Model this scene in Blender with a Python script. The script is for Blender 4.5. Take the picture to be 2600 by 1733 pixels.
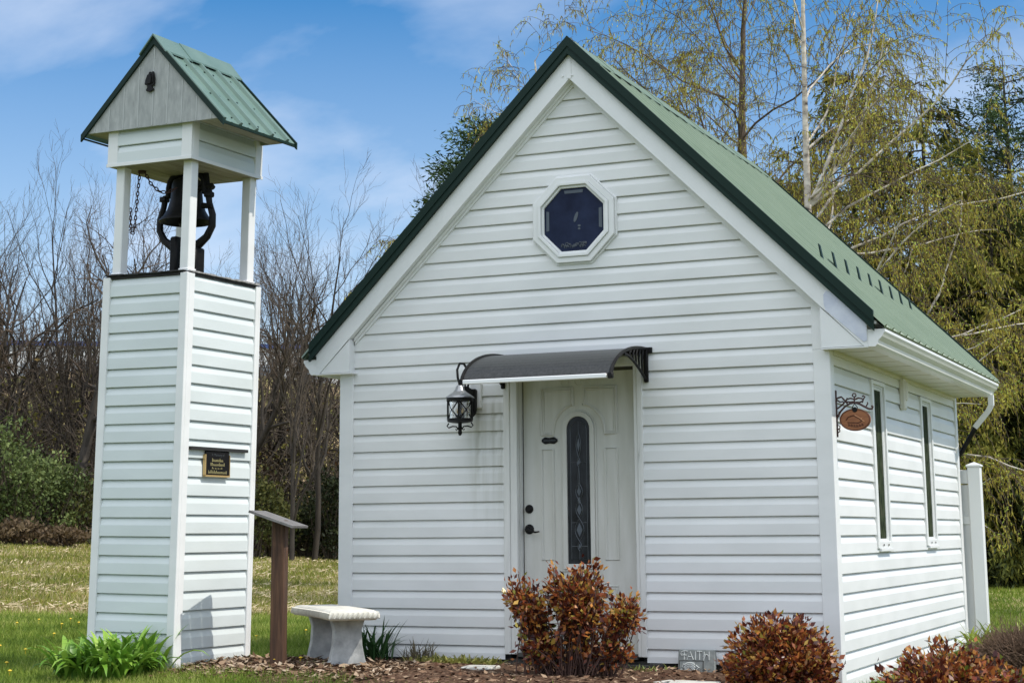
import bpy, math, random
import numpy as np
from mathutils import Vector, Matrix

for o in list(bpy.data.objects):
    bpy.data.objects.remove(o)
S = bpy.context.scene
COL = S.collection
R = math.radians

# ------------------------------------------------------------------ camera
F = 4347.74                       # focal length in pixels of a 2600 px wide frame
CAM = Vector((2.7813, -11.4163, 1.0209))
YAW, PITCH, ROLL = 0.42056, 0.1796, -0.0076
fw = Vector((-math.sin(YAW) * math.cos(PITCH), math.cos(YAW) * math.cos(PITCH), math.sin(PITCH)))
rt = Vector((math.cos(YAW), math.sin(YAW), 0))
up = rt.cross(fw)
rt2 = math.cos(ROLL) * rt + math.sin(ROLL) * up
up2 = -math.sin(ROLL) * rt + math.cos(ROLL) * up
cd = bpy.data.cameras.new('camera')
cam = bpy.data.objects.new('camera', cd)
COL.objects.link(cam)
M3 = Matrix((rt2, up2, -fw)).transposed()
cam.matrix_world = Matrix.Translation(CAM) @ M3.to_4x4()
cd.sensor_width = 36
cd.sensor_fit = 'HORIZONTAL'
cd.lens = F / 2600 * 36
cd.shift_y = -300 / 2600
cd.clip_start = 0.1
cd.clip_end = 3000
S.camera = cam

# ------------------------------------------------------------------ light
SUN = Vector((1.0, 0.07, 1.36)).normalized()
EL = math.asin(SUN.z)
AZ = math.atan2(SUN.x, SUN.y)
W = bpy.data.worlds.new('World')
S.world = W
W.use_nodes = True
wn = W.node_tree
wn.nodes.clear()


def wnode(t, **k):
    n = wn.nodes.new(t)
    for a, b in k.items():
        setattr(n, a, b)
    return n


sky = wnode('ShaderNodeTexSky', sky_type='NISHITA', sun_disc=False, sun_elevation=EL, sun_rotation=AZ,
            air_density=1.0, dust_density=0.6, ozone_density=2.5)
hsv = wnode('ShaderNodeHueSaturation')
hsv.inputs['Saturation'].default_value = 1.42
hsv.inputs['Value'].default_value = 0.92
tc = wnode('ShaderNodeTexCoord')
sep = wnode('ShaderNodeSeparateXYZ')
add = wnode('ShaderNodeMath', operation='ADD'); add.inputs[1].default_value = 0.38
dx = wnode('ShaderNodeMath', operation='DIVIDE')
dy = wnode('ShaderNodeMath', operation='DIVIDE')
cmb = wnode('ShaderNodeCombineXYZ')
noi = wnode('ShaderNodeTexNoise'); noi.inputs['Scale'].default_value = 2.1; noi.inputs['Detail'].default_value = 7; noi.inputs['Roughness'].default_value = 0.52
noi.inputs['Distortion'].default_value = 0.25
mp = wnode('ShaderNodeMapping'); mp.inputs['Location'].default_value = (0.6, 9.3, 0); mp.inputs['Scale'].default_value = (1.0, 1.5, 1)
mp.inputs['Rotation'].default_value = (0, 0, 0.42)
ramp = wnode('ShaderNodeValToRGB')
ramp.color_ramp.elements[0].position = 0.43; ramp.color_ramp.elements[0].color = (0, 0, 0, 1)
ramp.color_ramp.elements[1].position = 0.70; ramp.color_ramp.elements[1].color = (0.85, 0.85, 0.85, 1)
low = wnode('ShaderNodeMapRange'); low.inputs[1].default_value = 0.02; low.inputs[2].default_value = 0.31; low.inputs[3].default_value = 0.7; low.inputs[4].default_value = 0.0
mx0 = wnode('ShaderNodeMath', operation='MAXIMUM')
mixc = wnode('ShaderNodeMixRGB')
mixc.inputs['Color2'].default_value = (4.9, 5.5, 6.6, 1)
bg = wnode('ShaderNodeBackground'); bg.inputs['Strength'].default_value = 0.15
wo = wnode('ShaderNodeOutputWorld')
L = wn.links.new
L(sky.outputs[0], hsv.inputs['Color'])
L(tc.outputs['Generated'], sep.inputs[0])
L(sep.outputs[2], add.inputs[0])
L(sep.outputs[0], dx.inputs[0]); L(add.outputs[0], dx.inputs[1])
L(sep.outputs[1], dy.inputs[0]); L(add.outputs[0], dy.inputs[1])
L(dx.outputs[0], cmb.inputs[0]); L(dy.outputs[0], cmb.inputs[1])
L(cmb.outputs[0], mp.inputs[0]); L(mp.outputs[0], noi.inputs['Vector'])
L(noi.outputs[0], ramp.inputs[0])
L(sep.outputs[2], low.inputs[0])
L(ramp.outputs[0], mx0.inputs[0]); L(low.outputs[0], mx0.inputs[1])
L(mx0.outputs[0], mixc.inputs['Fac'])
L(hsv.outputs[0], mixc.inputs['Color1'])
# a bank of unseen cloud added behind the camera to brighten shaded fronts
fill_bank = wnode('ShaderNodeMapRange', interpolation_type='SMOOTHSTEP'); fill_bank.inputs[1].default_value = 0.32; fill_bank.inputs[2].default_value = -0.30; fill_bank.inputs[3].default_value = 0.0; fill_bank.inputs[4].default_value = 1.0
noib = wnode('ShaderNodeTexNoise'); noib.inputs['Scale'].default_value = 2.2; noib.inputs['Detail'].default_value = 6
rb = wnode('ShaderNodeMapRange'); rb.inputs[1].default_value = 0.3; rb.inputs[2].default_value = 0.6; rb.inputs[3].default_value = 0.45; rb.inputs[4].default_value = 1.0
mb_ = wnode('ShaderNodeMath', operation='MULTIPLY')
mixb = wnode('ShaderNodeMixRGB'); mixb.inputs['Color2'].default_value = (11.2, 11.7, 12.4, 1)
L(sep.outputs[1], fill_bank.inputs[0]); L(tc.outputs['Generated'], noib.inputs['Vector']); L(noib.outputs[0], rb.inputs[0])
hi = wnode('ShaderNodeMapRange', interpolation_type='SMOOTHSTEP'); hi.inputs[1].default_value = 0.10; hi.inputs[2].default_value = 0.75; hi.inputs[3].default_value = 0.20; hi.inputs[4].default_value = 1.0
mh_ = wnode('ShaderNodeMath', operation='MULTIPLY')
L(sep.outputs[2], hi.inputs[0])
L(fill_bank.outputs[0], mb_.inputs[0]); L(rb.outputs[0], mb_.inputs[1]); L(mb_.outputs[0], mh_.inputs[0]); L(hi.outputs[0], mh_.inputs[1]); L(mh_.outputs[0], mixb.inputs['Fac'])
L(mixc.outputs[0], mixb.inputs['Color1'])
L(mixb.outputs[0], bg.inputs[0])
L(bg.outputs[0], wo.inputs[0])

sl = bpy.data.lights.new('sun', 'SUN')
sl.energy = 3.5
sl.angle = R(0.5)
sl.color = (1.0, 0.945, 0.86)
so = bpy.data.objects.new('sun', sl)
COL.objects.link(so)
so.rotation_euler = SUN.to_track_quat('Z', 'Y').to_euler()
S.view_settings.view_transform = 'Standard'
S.view_settings.look = 'None'
S.view_settings.exposure = 0.10
S.view_settings.gamma = 1.0

# ------------------------------------------------------------------ helpers


def tag(o, label=None, cat=None, group=None, kind=None):
    if label: o['label'] = label
    if cat: o['category'] = cat
    if group: o['group'] = group
    if kind: o['kind'] = kind
    return o


def thing(name, label, cat, loc=(0, 0, 0), rz=0.0, group=None):
    o = bpy.data.objects.new(name, None)
    COL.objects.link(o)
    o.location = loc
    o.rotation_euler = (0, 0, rz)
    o.empty_display_size = 0.2
    return tag(o, label, cat, group)


def link(name, me, parent=None):
    o = bpy.data.objects.new(name, me)
    COL.objects.link(o)
    if parent is not None:
        o.parent = parent
    return o


class MB:
    def __init__(s):
        s.v = []; s.f = []; s.m = []

    def add(s, vs, fs, mi=0):
        b = len(s.v)
        s.v += [tuple(p) for p in vs]
        s.f += [tuple(b + i for i in f) for f in fs]
        s.m += [mi] * len(fs)

    def quad(s, a, b, c, d, mi=0):
        s.add([a, b, c, d], [(0, 1, 2, 3)], mi)

    def box(s, x0, x1, y0, y1, z0, z1, mi=0):
        s.add([(x0, y0, z0), (x1, y0, z0), (x1, y1, z0), (x0, y1, z0), (x0, y0, z1), (x1, y0, z1), (x1, y1, z1), (x0, y1, z1)],
              [(0, 3, 2, 1), (4, 5, 6, 7), (0, 1, 5, 4), (1, 2, 6, 5), (2, 3, 7, 6), (3, 0, 4, 7)], mi)

    def bbox(s, x0, x1, y0, y1, z0, z1, bv=0.006, mi=0):
        """box with chamfered vertical and top/bottom edges"""
        a = bv
        ring = lambda e, z: [(x0 + a, y0 + e, z), (x1 - a, y0 + e, z), (x1 - e, y0 + a, z), (x1 - e, y1 - a, z), (x1 - a, y1 - e, z), (x0 + a, y1 - e, z), (x0 + e, y1 - a, z), (x0 + e, y0 + a, z)]
        rs = [ring(a, z0), ring(0, z0 + a), ring(0, z1 - a), ring(a, z1)]
        vs = [p for r in rs for p in r]
        fs = []
        for i in range(3):
            for j in range(8):
                k = (j + 1) % 8
                fs.append((i * 8 + j, i * 8 + k, i * 8 + 8 + k, i * 8 + 8 + j))
        fs.append(tuple(reversed(range(8)))); fs.append(tuple(range(24, 32)))
        s.add(vs, fs, mi)

    def prism(s, poly, d0, d1, to3, mi=0):
        """poly (list of 2D points) extruded from d0 to d1; to3(u,v,d) -> xyz"""
        n = len(poly)
        vs = [to3(u, v, d0) for u, v in poly] + [to3(u, v, d1) for u, v in poly]
        fs = [tuple(range(n)), tuple(reversed(range(n, 2 * n)))]
        for i in range(n):
            j = (i + 1) % n
            fs.append((i, i + n, j + n, j))
        s.add(vs, fs, mi)

    def ringprism(s, outer, inner, d0, d1, to3, mi=0):
        n = len(outer)
        vs = [to3(u, v, d) for d in (d0, d1) for P in (outer, inner) for u, v in P]
        fs = []
        for i in range(n):
            j = (i + 1) % n
            fs += [(i, j, n + j, n + i), (2 * n + i, 3 * n + i, 3 * n + j, 2 * n + j), (i, 2 * n + i, 2 * n + j, j), (n + i, n + j, 3 * n + j, 3 * n + i)]
        s.add(vs, fs, mi)

    def tube(s, pts, r, n=8, mi=0, cap=True, closed=False):
        pts = [Vector(p) for p in pts]
        rs = r if isinstance(r, (list, tuple)) else [r] * len(pts)
        N = len(pts)
        b = len(s.v)
        prev = None
        for i, p in enumerate(pts):
            if closed:
                t = pts[(i + 1) % N] - pts[i - 1]
            else:
                t = pts[min(i + 1, N - 1)] - pts[max(i - 1, 0)]
            t.normalize()
            if prev is None:
                a = t.orthogonal().normalized()
            else:
                a = prev - t * prev.dot(t)
                if a.length < 1e-6: a = t.orthogonal()
                a.normalize()
            prev = a
            c = t.cross(a)
            for k in range(n):
                an = 2 * math.pi * k / n
                s.v.append(tuple(p + (a * math.cos(an) + c * math.sin(an)) * rs[i]))
        M = N if closed else N - 1
        for i in range(M):
            i2 = (i + 1) % N
            for k in range(n):
                k2 = (k + 1) % n
                s.f.append((b + i * n + k, b + i * n + k2, b + i2 * n + k2, b + i2 * n + k)); s.m.append(mi)
        if cap and not closed:
            s.f.append(tuple(b + k for k in reversed(range(n)))); s.m.append(mi)
            s.f.append(tuple(b + (N - 1) * n + k for k in range(n))); s.m.append(mi)

    def lathe(s, prof, c, n=24, mi=0, axis='z'):
        b = len(s.v)
        for r, h in prof:
            for k in range(n):
                an = 2 * math.pi * k / n
                if axis == 'z': q = (c[0] + r * math.cos(an), c[1] + r * math.sin(an), c[2] + h)
                else: q = (c[0] + r * math.cos(an), c[1] + h, c[2] + r * math.sin(an))
                s.v.append(q)
        for i in range(len(prof) - 1):
            for k in range(n):
                k2 = (k + 1) % n
                s.f.append((b + i * n + k, b + i * n + k2, b + (i + 1) * n + k2, b + (i + 1) * n + k)); s.m.append(mi)

    def build_split(s, name, mats, parent, key, smooth=False, bevel=0):
        """one object per group of faces; key(centre) names the group a piece belongs to"""
        par = list(range(len(s.v)))
        def fd(a):
            while par[a] != a:
                par[a] = par[par[a]]; a = par[a]
            return a
        for f in s.f:
            r = fd(f[0])
            for i in f[1:]: par[fd(i)] = r
        comp = {}
        for i in range(len(s.v)): comp.setdefault(fd(i), []).append(i)
        kk = {}
        for r, ids in comp.items():
            n = len(ids)
            c = Vector((sum(s.v[i][0] for i in ids) / n, sum(s.v[i][1] for i in ids) / n, sum(s.v[i][2] for i in ids) / n))
            kk[r] = key(c)
        out = []
        for g_ in sorted(set(kk.values()), key=str):
            m_ = MB(); mp_ = {}
            for f, mi in zip(s.f, s.m):
                if kk[fd(f[0])] != g_: continue
                for i in f:
                    if i not in mp_: mp_[i] = len(m_.v); m_.v.append(s.v[i])
                m_.f.append(tuple(mp_[i] for i in f)); m_.m.append(mi)
            out.append(m_.build(name, mats, parent, smooth, bevel))
        return out

    def build(s, name, mats, parent=None, smooth=False, bevel=0):
        me = bpy.data.meshes.new(name)
        me.from_pydata(s.v, [], s.f)
        if not isinstance(mats, (list, tuple)): mats = [mats]
        for m in mats: me.materials.append(m)
        if len(mats) > 1: me.polygons.foreach_set('material_index', s.m)
        if smooth:
            me.polygons.foreach_set('use_smooth', [True] * len(s.f))
        me.update()
        o = link(name, me, parent)
        if smooth:
            md = o.modifiers.new('e', 'EDGE_SPLIT'); md.split_angle = R(40)
        if bevel:
            md = o.modifiers.new('b', 'BEVEL'); md.width = bevel; md.segments = 2; md.limit_method = 'ANGLE'
        return o


def npmesh(name, V, Fc, mats, tint=None, parent=None, smooth=False, k=4):
    """fast mesh from arrays: V (n,3), Fc (m,k)"""
    me = bpy.data.meshes.new(name)
    V = np.asarray(V, np.float32); Fc = np.asarray(Fc, np.int32)
    me.vertices.add(len(V)); me.vertices.foreach_set('co', V.ravel())
    m, k = Fc.shape
    me.loops.add(m * k); me.loops.foreach_set('vertex_index', Fc.ravel())
    me.polygons.add(m); me.polygons.foreach_set('loop_start', np.arange(0, m * k, k, dtype=np.int32))
    try: me.polygons.foreach_set('loop_total', np.full(m, k, np.int32))
    except Exception: pass
    if smooth: me.polygons.foreach_set('use_smooth', np.ones(m, bool))
    if not isinstance(mats, (list, tuple)): mats = [mats]
    for x in mats: me.materials.append(x)
    if tint is not None:
        at = me.attributes.new('tint', 'FLOAT', 'FACE')
        at.data.foreach_set('value', np.asarray(tint, np.float32))
    me.update(calc_edges=True)
    me.validate()
    if parent == 'mesh': return me
    return link(name, me, parent)


def nrm(a):
    return a / (np.linalg.norm(a, axis=-1, keepdims=True) + 1e-9)


def leaf_arrays(P, D, Wd, ln, wd, fold=0.0):
    """diamond leaves: P base, D axis, Wd side dir, ln length, wd half width"""
    ln = np.broadcast_to(ln, (len(P),))[:, None]; wd = np.broadcast_to(wd, (len(P),))[:, None]
    N = nrm(np.cross(D, Wd))
    a = P; b = P + D * ln * 0.45 + Wd * wd + N * wd * fold; c = P + D * ln; d = P + D * ln * 0.45 - Wd * wd + N * wd * fold
    V = np.stack([a, b, c, d], 1).reshape(-1, 3)
    Fc = np.arange(len(P) * 4).reshape(-1, 4)
    return V, Fc


def seg_tubes(P0, P1, r0, r1, n=3):
    """tapered tubes for many segments at once"""
    P0 = np.asarray(P0, float); P1 = np.asarray(P1, float)
    t = nrm(P1 - P0)
    ref = np.where(np.abs(t[:, 2:3]) < 0.9, np.array([[0, 0, 1.0]]), np.array([[1.0, 0, 0]]))
    a = nrm(np.cross(t, ref)); c = np.cross(t, a)
    m = len(P0)
    ang = np.arange(n) * 2 * math.pi / n
    rg = a[:, None, :] * np.cos(ang)[None, :, None] + c[:, None, :] * np.sin(ang)[None, :, None]
    A = P0[:, None, :] + rg * np.asarray(r0)[:, None, None]
    B = P1[:, None, :] + rg * np.asarray(r1)[:, None, None]
    V = np.concatenate([A, B], 1).reshape(-1, 3)
    k = np.arange(n); k2 = (k + 1) % n
    q = np.stack([k, k2, n + k2, n + k], 1)
    Fc = (np.arange(m)[:, None, None] * (2 * n) + q[None]).reshape(-1, 4)
    return V, Fc


# ------------------------------------------------------------------ materials


def mat(name, col=(0.5, 0.5, 0.5), rough=0.6, metal=0.0, spec=0.5):
    m = bpy.data.materials.new(name)
    m.use_nodes = True
    b = m.node_tree.nodes['Principled BSDF']
    b.inputs['Base Color'].default_value = (*col, 1)
    b.inputs['Roughness'].default_value = rough
    b.inputs['Metallic'].default_value = metal
    b.inputs['Specular IOR Level'].default_value = spec
    return m


def nd(m, t, **k):
    n = m.node_tree.nodes.new(t)
    for a, b in k.items():
        if a.startswith('_'): n.inputs[a[1:].replace('_', ' ')].default_value = b
        else: setattr(n, a, b)
    return n


def lk(m, a, b): m.node_tree.links.new(a, b)


def bsdf(m): return m.node_tree.nodes['Principled BSDF']


def noise_col(m, scale, stops, detail=6, rough=0.6, coord='Object', vscale=(1, 1, 1), bump=0.0, bscale=None, bdist=0.01, distortion=0):
    t = nd(m, 'ShaderNodeTexCoord')
    mpn = nd(m, 'ShaderNodeMapping'); mpn.inputs['Scale'].default_value = vscale
    n = nd(m, 'ShaderNodeTexNoise'); n.inputs['Scale'].default_value = scale; n.inputs['Detail'].default_value = detail; n.inputs['Roughness'].default_value = rough
    n.inputs['Distortion'].default_value = distortion
    r = nd(m, 'ShaderNodeValToRGB')
    els = r.color_ramp.elements
    while len(els) < len(stops): els.new(0.5)
    for e, (p, c) in zip(els, stops): e.position = p; e.color = (*c, 1)
    lk(m, t.outputs[coord], mpn.inputs[0]); lk(m, mpn.outputs[0], n.inputs['Vector']); lk(m, n.outputs[0], r.inputs[0])
    lk(m, r.outputs[0], bsdf(m).inputs['Base Color'])
    if bump:
        n2 = nd(m, 'ShaderNodeTexNoise'); n2.inputs['Scale'].default_value = bscale or scale; n2.inputs['Detail'].default_value = 6
        lk(m, mpn.outputs[0], n2.inputs['Vector'])
        bp = nd(m, 'ShaderNodeBump'); bp.inputs['Strength'].default_value = bump; bp.inputs['Distance'].default_value = bdist
        lk(m, n2.outputs[0], bp.inputs['Height']); lk(m, bp.outputs[0], bsdf(m).inputs['Normal'])
    return m, r


def tint_mat(name, stops, rough=0.55, spec=0.3, trans=0.0):
    """colour picked leaf by leaf from a ramp through the 'tint' attribute"""
    m = mat(name, rough=rough, spec=spec)
    a = nd(m, 'ShaderNodeAttribute', attribute_name='tint')
    r = nd(m, 'ShaderNodeValToRGB')
    els = r.color_ramp.elements
    while len(els) < len(stops): els.new(0.5)
    for e, (p, c) in zip(els, stops): e.position = p; e.color = (*c, 1)
    lk(m, a.outputs['Fac'], r.inputs[0]); lk(m, r.outputs[0], bsdf(m).inputs['Base Color'])
    if trans:
        tr = nd(m, 'ShaderNodeBsdfTranslucent'); lk(m, r.outputs[0], tr.inputs[0])
        mx = nd(m, 'ShaderNodeMixShader'); mx.inputs[0].default_value = trans
        lk(m, bsdf(m).outputs[0], mx.inputs[1]); lk(m, tr.outputs[0], mx.inputs[2])
        lk(m, mx.outputs[0], m.node_tree.nodes['Material Output'].inputs[0])
    return m


def vinyl(name, col, stain=False):
    m = mat(name, col, 0.42, spec=0.35)
    t = nd(m, 'ShaderNodeTexCoord')
    n = nd(m, 'ShaderNodeTexNoise'); n.inputs['Scale'].default_value = 1.6; n.inputs['Detail'].default_value = 5
    mr = nd(m, 'ShaderNodeMapping'); mr.inputs['Scale'].default_value = (1, 1, 2.5)
    lk(m, t.outputs['Object'], mr.inputs[0]); lk(m, mr.outputs[0], n.inputs['Vector'])
    r = nd(m, 'ShaderNodeValToRGB')
    r.color_ramp.elements[0].position = 0.3; r.color_ramp.elements[0].color = (col[0] * .90, col[1] * .905, col[2] * .90, 1)
    r.color_ramp.elements[1].position = 0.62; r.color_ramp.elements[1].color = (*col, 1)
    lk(m, n.outputs[0], r.inputs[0])
    last = r.outputs[0]
    # fine grain bump, long in the run of the panel
    n2 = nd(m, 'ShaderNodeTexNoise'); n2.inputs['Scale'].default_value = 5; n2.inputs['Detail'].default_value = 3
    lk(m, t.outputs['Object'], n2.inputs['Vector'])
    bp = nd(m, 'ShaderNodeBump'); bp.inputs['Strength'].default_value = 0.13; bp.inputs['Distance'].default_value = 0.006
    lk(m, n2.outputs[0], bp.inputs['Height']); lk(m, bp.outputs[0], bsdf(m).inputs['Normal'])
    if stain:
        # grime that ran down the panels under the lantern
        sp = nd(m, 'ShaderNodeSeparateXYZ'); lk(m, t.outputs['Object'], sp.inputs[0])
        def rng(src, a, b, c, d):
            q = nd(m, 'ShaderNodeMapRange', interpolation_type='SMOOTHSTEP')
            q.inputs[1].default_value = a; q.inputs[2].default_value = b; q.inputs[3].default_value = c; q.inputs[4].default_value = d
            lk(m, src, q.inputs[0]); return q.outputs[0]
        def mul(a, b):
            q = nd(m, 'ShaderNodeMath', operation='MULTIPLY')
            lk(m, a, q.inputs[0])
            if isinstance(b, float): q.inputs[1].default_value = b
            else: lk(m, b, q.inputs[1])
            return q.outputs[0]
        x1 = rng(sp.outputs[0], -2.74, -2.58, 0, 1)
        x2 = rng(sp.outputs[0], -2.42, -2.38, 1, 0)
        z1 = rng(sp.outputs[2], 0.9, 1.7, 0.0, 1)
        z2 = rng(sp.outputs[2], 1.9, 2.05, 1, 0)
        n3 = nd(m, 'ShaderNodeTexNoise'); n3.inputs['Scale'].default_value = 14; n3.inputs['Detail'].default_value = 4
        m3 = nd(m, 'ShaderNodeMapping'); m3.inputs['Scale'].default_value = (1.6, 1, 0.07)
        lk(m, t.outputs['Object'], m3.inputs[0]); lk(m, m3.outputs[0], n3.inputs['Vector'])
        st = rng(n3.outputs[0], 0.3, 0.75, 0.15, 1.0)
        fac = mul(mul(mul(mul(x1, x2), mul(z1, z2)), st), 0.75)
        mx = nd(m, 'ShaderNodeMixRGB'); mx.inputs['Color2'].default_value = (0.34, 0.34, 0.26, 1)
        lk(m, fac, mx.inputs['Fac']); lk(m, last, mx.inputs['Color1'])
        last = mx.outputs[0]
    lk(m, last, bsdf(m).inputs['Base Color'])
    return m


M = {}
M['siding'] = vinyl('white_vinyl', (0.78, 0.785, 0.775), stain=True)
M['trim'] = vinyl('white_trim', (0.80, 0.805, 0.795))
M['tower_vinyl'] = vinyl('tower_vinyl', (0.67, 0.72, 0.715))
M['fascia'] = mat('white_aluminium', (0.78, 0.79, 0.78), 0.35)
noise_col(M['fascia'], 2.0, [(0.3, (0.70, 0.715, 0.70)), (0.6, (0.79, 0.795, 0.785))], bump=0.12, bscale=3)
M['patch'] = mat('bare_flashing', (0.55, 0.58, 0.64), 0.4, 0.25)
noise_col(M['patch'], 7, [(0.35, (0.50, 0.53, 0.62)), (0.65, (0.66, 0.68, 0.74))])
M['soffit'] = mat('cream_soffit', (0.74, 0.72, 0.64), 0.5)
noise_col(M['soffit'], 3, [(0.3, (0.66, 0.63, 0.54)), (0.6, (0.77, 0.75, 0.68))], vscale=(1, .3, 1))
M['dark_green'] = mat('dark_green_steel', (0.008, 0.024, 0.018), 0.55, spec=.2)
M['batten'] = mat('pale_seam', (0.46, 0.48, 0.47), .8)
M['roof_green'] = mat('pale_green_steel', (0.22, 0.32, 0.235), 0.42, spec=0.4)
noise_col(M['roof_green'], 3.0, [(0.3, (0.130, 0.190, 0.126)), (0.65, (0.165, 0.225, 0.155))], vscale=(1, 3, 1))
M['tower_roof'] = mat('green_steel_tower', (0.10, 0.27, 0.17), 0.42)
noise_col(M['tower_roof'], 4.0, [(0.3, (0.095, 0.165, 0.135)), (0.65, (0.13, 0.205, 0.17))])
M['black'] = mat('black_iron', (0.008, 0.008, 0.009), 0.5, spec=.2)
noise_col(M['black'], 20, [(0.3, (0.004, 0.004, 0.005)), (0.7, (0.012, 0.011, 0.010))], bump=0.15, bscale=60, bdist=0.002)
M['steel'] = mat('bright_aluminium', (0.88, 0.88, 0.88), 0.3, 0.0)
M['canopy'] = mat('smoked_polycarbonate', (0.035, 0.037, 0.038), 0.4, spec=.25)
noise_col(M['canopy'], 60, [(0.35, (0.028, 0.030, 0.031)), (0.65, (0.05, 0.052, 0.053))], bump=0.2, bscale=220, bdist=0.001)
M['door'] = mat('painted_door', (0.64, 0.63, 0.58), 0.45, spec=.3)
noise_col(M['door'], 5, [(0.3, (0.55, 0.545, 0.49)), (0.65, (0.64, 0.635, 0.59))], vscale=(3, 3, .4))
M['jamb'] = mat('worn_white_paint', (0.72, 0.72, 0.68), 0.55)
noise_col(M['jamb'], 12, [(0.27, (0.36, 0.36, 0.34)), (0.36, (0.66, 0.66, 0.63)), (0.7, (0.76, 0.76, 0.73))], vscale=(3, 3, .25))
M['glass_dark'] = mat('dark_glass', (0.012, 0.015, 0.03), 0.06, spec=0.16)
noise_col(M['glass_dark'], 5, [(0.35, (0.008, 0.011, 0.03)), (0.7, (0.02, 0.028, 0.065))])
M['glass_door'] = mat('leaded_glass', (0.03, 0.033, 0.036), 0.15, spec=0.2)
noise_col(M['glass_door'], 16, [(0.35, (0.006, 0.007, 0.009)), (0.7, (0.03, 0.034, 0.04))], vscale=(1, 1, .35), bump=0.4, bscale=30, bdist=0.004)
M['glass_side'] = mat('stained_strip_glass', (0.03, 0.035, 0.025), 0.45, spec=0.03)
bsdf(M['glass_side']).inputs['IOR'].default_value = 1.12
noise_col(M['glass_side'], 9, [(0.35, (0.010, 0.013, 0.010)), (0.55, (0.05, 0.065, 0.035)), (0.72, (0.09, 0.07, 0.06))], vscale=(1, 3, 1))
M['came'] = mat('lead_came', (0.10, 0.11, 0.12), 0.35, 0.6)
M['bevel_glass'] = mat('bevelled_glass', (0.085, 0.10, 0.12), 0.25, spec=0.4)
M['lamp_roof'] = mat('weathered_lantern_cap', (0.30, 0.31, 0.32), 0.3, 0.7)
M['amber'] = mat('amber_bulb', (0.75, 0.50, 0.18), 0.25)
M['clear_glass'] = mat('lantern_glass', (0.8, 0.82, 0.84), 0.05)
bsdf(M['clear_glass']).inputs['Transmission Weight'].default_value = 0.9
bsdf(M['clear_glass']).inputs['Alpha'].default_value = 0.5
M['sign_wood'] = mat('sign_wood', (0.25, 0.09, 0.03), 0.5)
noise_col(M['sign_wood'], 6, [(0.3, (0.20, 0.065, 0.02)), (0.7, (0.36, 0.14, 0.05))], vscale=(1, 6, 9), bump=0.3, bscale=8, bdist=0.003)
M['sign_dark'] = mat('burnt_wood', (0.09, 0.025, 0.01), 0.6)
M['sign_light'] = mat('pale_carving', (0.50, 0.24, 0.11), 0.6)
M['rust'] = mat('rusty_bracket', (0.055, 0.022, 0.018), 0.6)
M['post_wood'] = mat('brown_timber', (0.11, 0.05, 0.025), 0.75)
noise_col(M['post_wood'], 5, [(0.3, (0.032, 0.014, 0.007)), (0.55, (0.085, 0.040, 0.020)), (0.75, (0.15, 0.078, 0.038))], vscale=(9, 9, 0.6), bump=0.5, bscale=6, bdist=0.006)
M['grey_wood'] = mat('grey_board', (0.30, 0.29, 0.28), 0.7)
noise_col(M['grey_wood'], 8, [(0.3, (0.20, 0.19, 0.185)), (0.7, (0.42, 0.41, 0.40))], vscale=(1, 8, 3), bump=0.4, bscale=9, bdist=0.003)
M['dark_board'] = mat('dark_grey_board', (0.15, 0.145, 0.14), 0.75)
noise_col(M['dark_board'], 8, [(0.3, (0.10, 0.095, 0.09)), (0.7, (0.22, 0.21, 0.205))], vscale=(1, 8, 3), bump=0.4, bscale=9, bdist=0.003)
M['beadboard'] = mat('weathered_ceiling_boards', (0.36, 0.33, 0.26), 0.7)
noise_col(M['beadboard'], 6, [(0.3, (0.24, 0.215, 0.16)), (0.7, (0.44, 0.41, 0.34))], vscale=(8, .5, 1))
M['gable_panel'] = mat('weathered_gable_panel', (0.34, 0.35, 0.34), 0.75)
noise_col(M['gable_panel'], 14, [(0.3, (0.29, 0.305, 0.30)), (0.55, (0.38, 0.395, 0.385)), (0.75, (0.47, 0.48, 0.47))], vscale=(2, 2, .7), bump=0.35, bscale=40, bdist=0.003)
M['concrete'] = mat('grey_concrete', (0.38, 0.39, 0.38), 0.85)
noise_col(M['concrete'], 14, [(0.3, (0.27, 0.28, 0.275)), (0.6, (0.43, 0.44, 0.43)), (0.75, (0.52, 0.53, 0.51))], bump=0.35, bscale=120, bdist=0.003)
M['bench_top'] = mat('pale_concrete', (0.62, 0.60, 0.53), 0.8)
noise_col(M['bench_top'], 12, [(0.3, (0.50, 0.48, 0.41)), (0.6, (0.66, 0.64, 0.57))], bump=0.3, bscale=90, bdist=0.003)
M['stone'] = mat('cast_stone', (0.27, 0.29, 0.28), 0.85)
noise_col(M['stone'], 25, [(0.3, (0.20, 0.22, 0.21)), (0.65, (0.30, 0.32, 0.31))], bump=0.3, bscale=150, bdist=0.002)
M['stone_hi'] = mat('worn_stone_relief', (0.48, 0.51, 0.50), 0.85)
M['paver'] = mat('pale_paver', (0.50, 0.49, 0.44), 0.9)
noise_col(M['paver'], 18, [(0.3, (0.38, 0.37, 0.33)), (0.65, (0.55, 0.54, 0.49))], bump=0.3, bscale=90, bdist=0.003)
M['sill_dark'] = mat('dark_sill', (0.045, 0.042, 0.038), 0.8)
noise_col(M['sill_dark'], 20, [(0.3, (0.025, 0.024, 0.022)), (0.7, (0.085, 0.08, 0.07))], vscale=(.5, 1, 3))
M['plaque'] = mat('black_plaque', (0.006, 0.005, 0.005), 0.45, spec=.2)
M['gold'] = mat('gold_paint', (0.40, 0.35, 0.16), 0.5)
M['brass'] = mat('brass_edge', (0.55, 0.38, 0.16), 0.4, 0.4)
M['fence_vinyl'] = mat('fence_vinyl', (0.80, 0.81, 0.80), 0.35)
M['seal'] = mat('dark_gap', (0.02, 0.02, 0.02), 0.8)
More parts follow.
